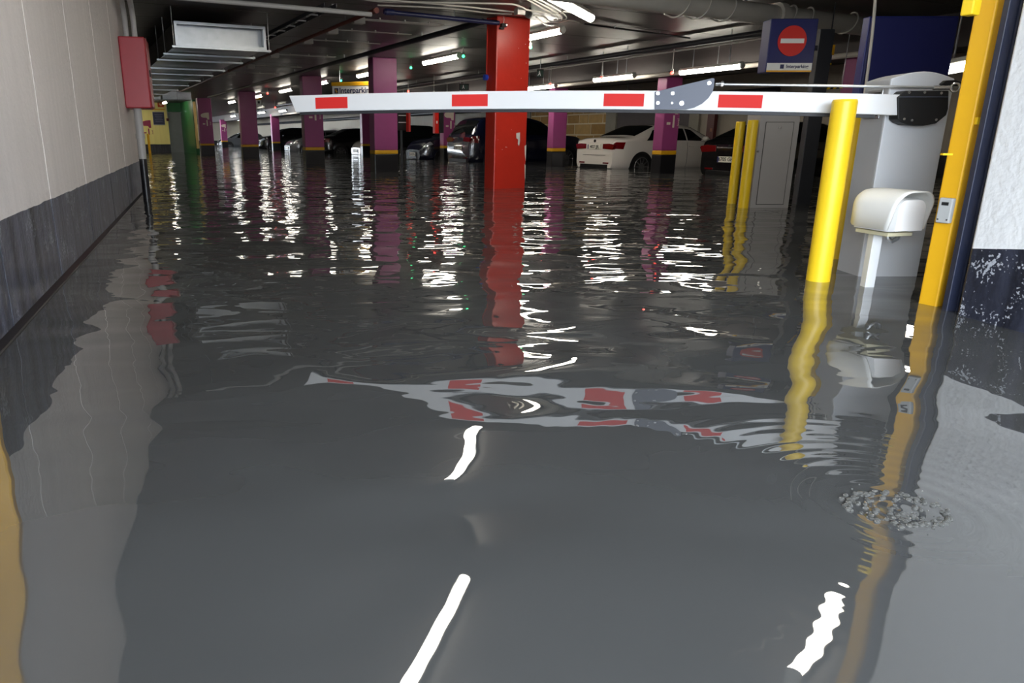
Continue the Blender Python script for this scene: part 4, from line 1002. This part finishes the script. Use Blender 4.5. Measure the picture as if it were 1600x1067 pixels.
    for sgn in (1, -1):
        lo, hi = bz - .20, bz - .045
        mb = MB(); mb.prism([Vector((-.012, sgn * y, z)) for y, z in ((hr * .46, lo + .02), (hr * .46, hi - .01), (hr * .80, hi), (hr * 1.02, hi - .02), (hr * 1.06, hi - .05), (hr * .98, lo))], (.10, 0, 0))
        tl_ = mb.build('tail_lamp', M_tail, root, world=False, bevel=.006)
        patch('tail_lamp_wrap', .02, .26, 2.45, 2.95, sgn, M_tail, .006, 5, 3, (.0, .06), parent=tl_)
        lo, hi = .60 * scaleH, .74 * scaleH
        patch('head_lamp', L_ - .46, L_ - .06, 2.62, 3.12, sgn, M_head, .008, 6, 4, (.10, -.02))
        mb = MB(); mb.box((-.006, sgn * hr * .66, .42), .012, .22, .035); mb.build('reflector', M_tail, root, world=False)
    mb = MB(); mb.box((-.004, 0, .33), .02, hr * 1.5, .10); mb.build('lower_bumper', M_trimblack, root, world=False, bevel=.006)
    mb = MB(); mb.box((L_ + .002, 0, .42), .03, hf_ * 1.1, .20); gr = mb.build('grille', M_trimblack, root, world=False, bevel=.01)
    for k in range(3):
        mb = MB(); mb.box((L_ + .018, 0, .36 + .06 * k), .008, hf_ * 1.05, .012); mb.build('grille_bar', M_rim, gr, world=False)
    # number plates (body local, lettering in world)
    for end in (0, 1):
        x = -.016 if end == 0 else L_ + .026; z = (bz - .13 if kind == 'sedan' else (.62 * scaleH if kind == 'coupe' else .74 * scaleH)) if end == 0 else .46
        mb = MB(); mb.box((x, 0, z), .012, .53, .12); np_ = mb.build('number_plate', M_plate, root, world=False, bevel=.003)
        mb = MB(); mb.box((x + (-.007 if end == 0 else .007), .245, z) if end == 0 else (x + .007, -.245, z), .003, .035, .115); mb.build('blue_strip', M_blue, np_, world=False)
        if plate and (end == 0) == nose_in:
            wm_ = wmat(root); pos = wm_ @ Vector((x - (.008 if end == 0 else -.008), 0 - .02 * (1 if end == 0 else -1), z))
            rt = (-lat_ if end == 0 else lat_)
            text('lettering', plate, .105, pos, rt, UP, M_black, np_, bold=.002)
    if rear:
        mb = MB(); mb.cyl((-.008, 0, bz + .02 if kind == 'sedan' else bz - .08), (.01, 0, bz + .02 if kind == 'sedan' else bz - .08), .04, 16); mb.build('badge', M_trimblack, root, world=False)
        mb = MB(); mb.box((-.006, 0, .62), .006, hr * 1.25, .008); mb.build('bumper_seam', M_trimblack, root, world=False)
        if kind in ('suv', 'coupe', 'hatch'):
            mb = MB(); mb.box((-.012, 0, .86 * scaleH), .02, .62, .025); mb.build('chrome_strip', M_chrome, root, world=False, bevel=.004)
    return root
def paint(name, rgb, metal=.0): return mat(name, rgb, .22, metal, var=.02, coat=1.0)
P_white = paint('paint_white', (226, 220, 212)); P_black = paint('paint_black', (10, 10, 12)); P_navy = paint('paint_navy', (14, 18, 40)); P_silver = paint('paint_silver', (110, 112, 116), .3); P_dark = paint('paint_charcoal', (24, 25, 28), .2)
car('white saloon car seen from behind before the bare stone wall', 'sedan', P_white, 15.72, 12.6, True, plate='4027 JJR')
car('glossy black coupe with pale number plate behind the slim yellow bollards', 'coupe', P_black, 11.15, 12.5, True, plate='6705 GHW')
car('dark blue off-roader with red tail lamps just left of the red column', 'suv', P_navy, 21.75, 11.7, True, plate='3160 FDK')
car('dark hatchback with bright headlamps right of the nearest purple column', 'hatch', P_navy, 24.95, 11.5, False, 1.06, plate='7264 BVN')
car('black car roof rising behind the dark hatchback with bright headlamps', 'hatch', P_black, 28.3, 11.6, True, 1.05)
car('white hatchback nose showing beside the narrow purple column', 'hatch', P_white, 32.95, 12.2, False, 1.0)
car('long black car side-on behind the pale-numeral column', 'sedan', P_dark, 36.4, 11.5, True, 1.06)
car('silver car nose left of the pale-numeral column', 'hatch', P_silver, 43.7, 11.8, False)
car('black off-roader right of the wide purple column', 'suv', P_black, 52.6, 12.0, False)
car('small far silver car beside the cream-numeral column', 'hatch', P_silver, 68.8, 12.2, False)

# ================================================================== SPLASH WHERE WATER DRIPS
def water_drop_mat():
    m = bpy.data.materials.new('splash_water'); m.use_nodes = True; b = m.node_tree.nodes['Principled BSDF']
    b.inputs['Base Color'].default_value = lin((176, 176, 172)); b.inputs['Roughness'].default_value = .03; b.inputs['IOR'].default_value = 1.33; b.inputs['Transmission Weight'].default_value = .85
    return m
M_drop = water_drop_mat()
rnd = random.Random(3); mb = MB()
for k in range(150):
    r_ = .11 * math.sqrt(rnd.random()) if k % 2 else .085 + .03 * rnd.random(); t = rnd.uniform(0, 2 * math.pi); s_ = rnd.uniform(.0022, .0065)
    mb.ball((DRIP.x + r_ * math.cos(t), DRIP.y + r_ * .75 * math.sin(t), s_ * .25), s_, 8, 5, (1.2, 1.1, .8))
for k in range(26):
    t = rnd.uniform(0, 2 * math.pi); r_ = rnd.uniform(.0, .12); mb.ball((DRIP.x + r_ * math.cos(t), DRIP.y + r_ * math.sin(t), rnd.uniform(.008, .03)), rnd.uniform(.0012, .0025), 6, 4)
sp = mb.build('splash', M_drop, smooth=True)
tag(sp, 'patch of bubbles and droplets where water drips into the flood', 'splash', kind='stuff')
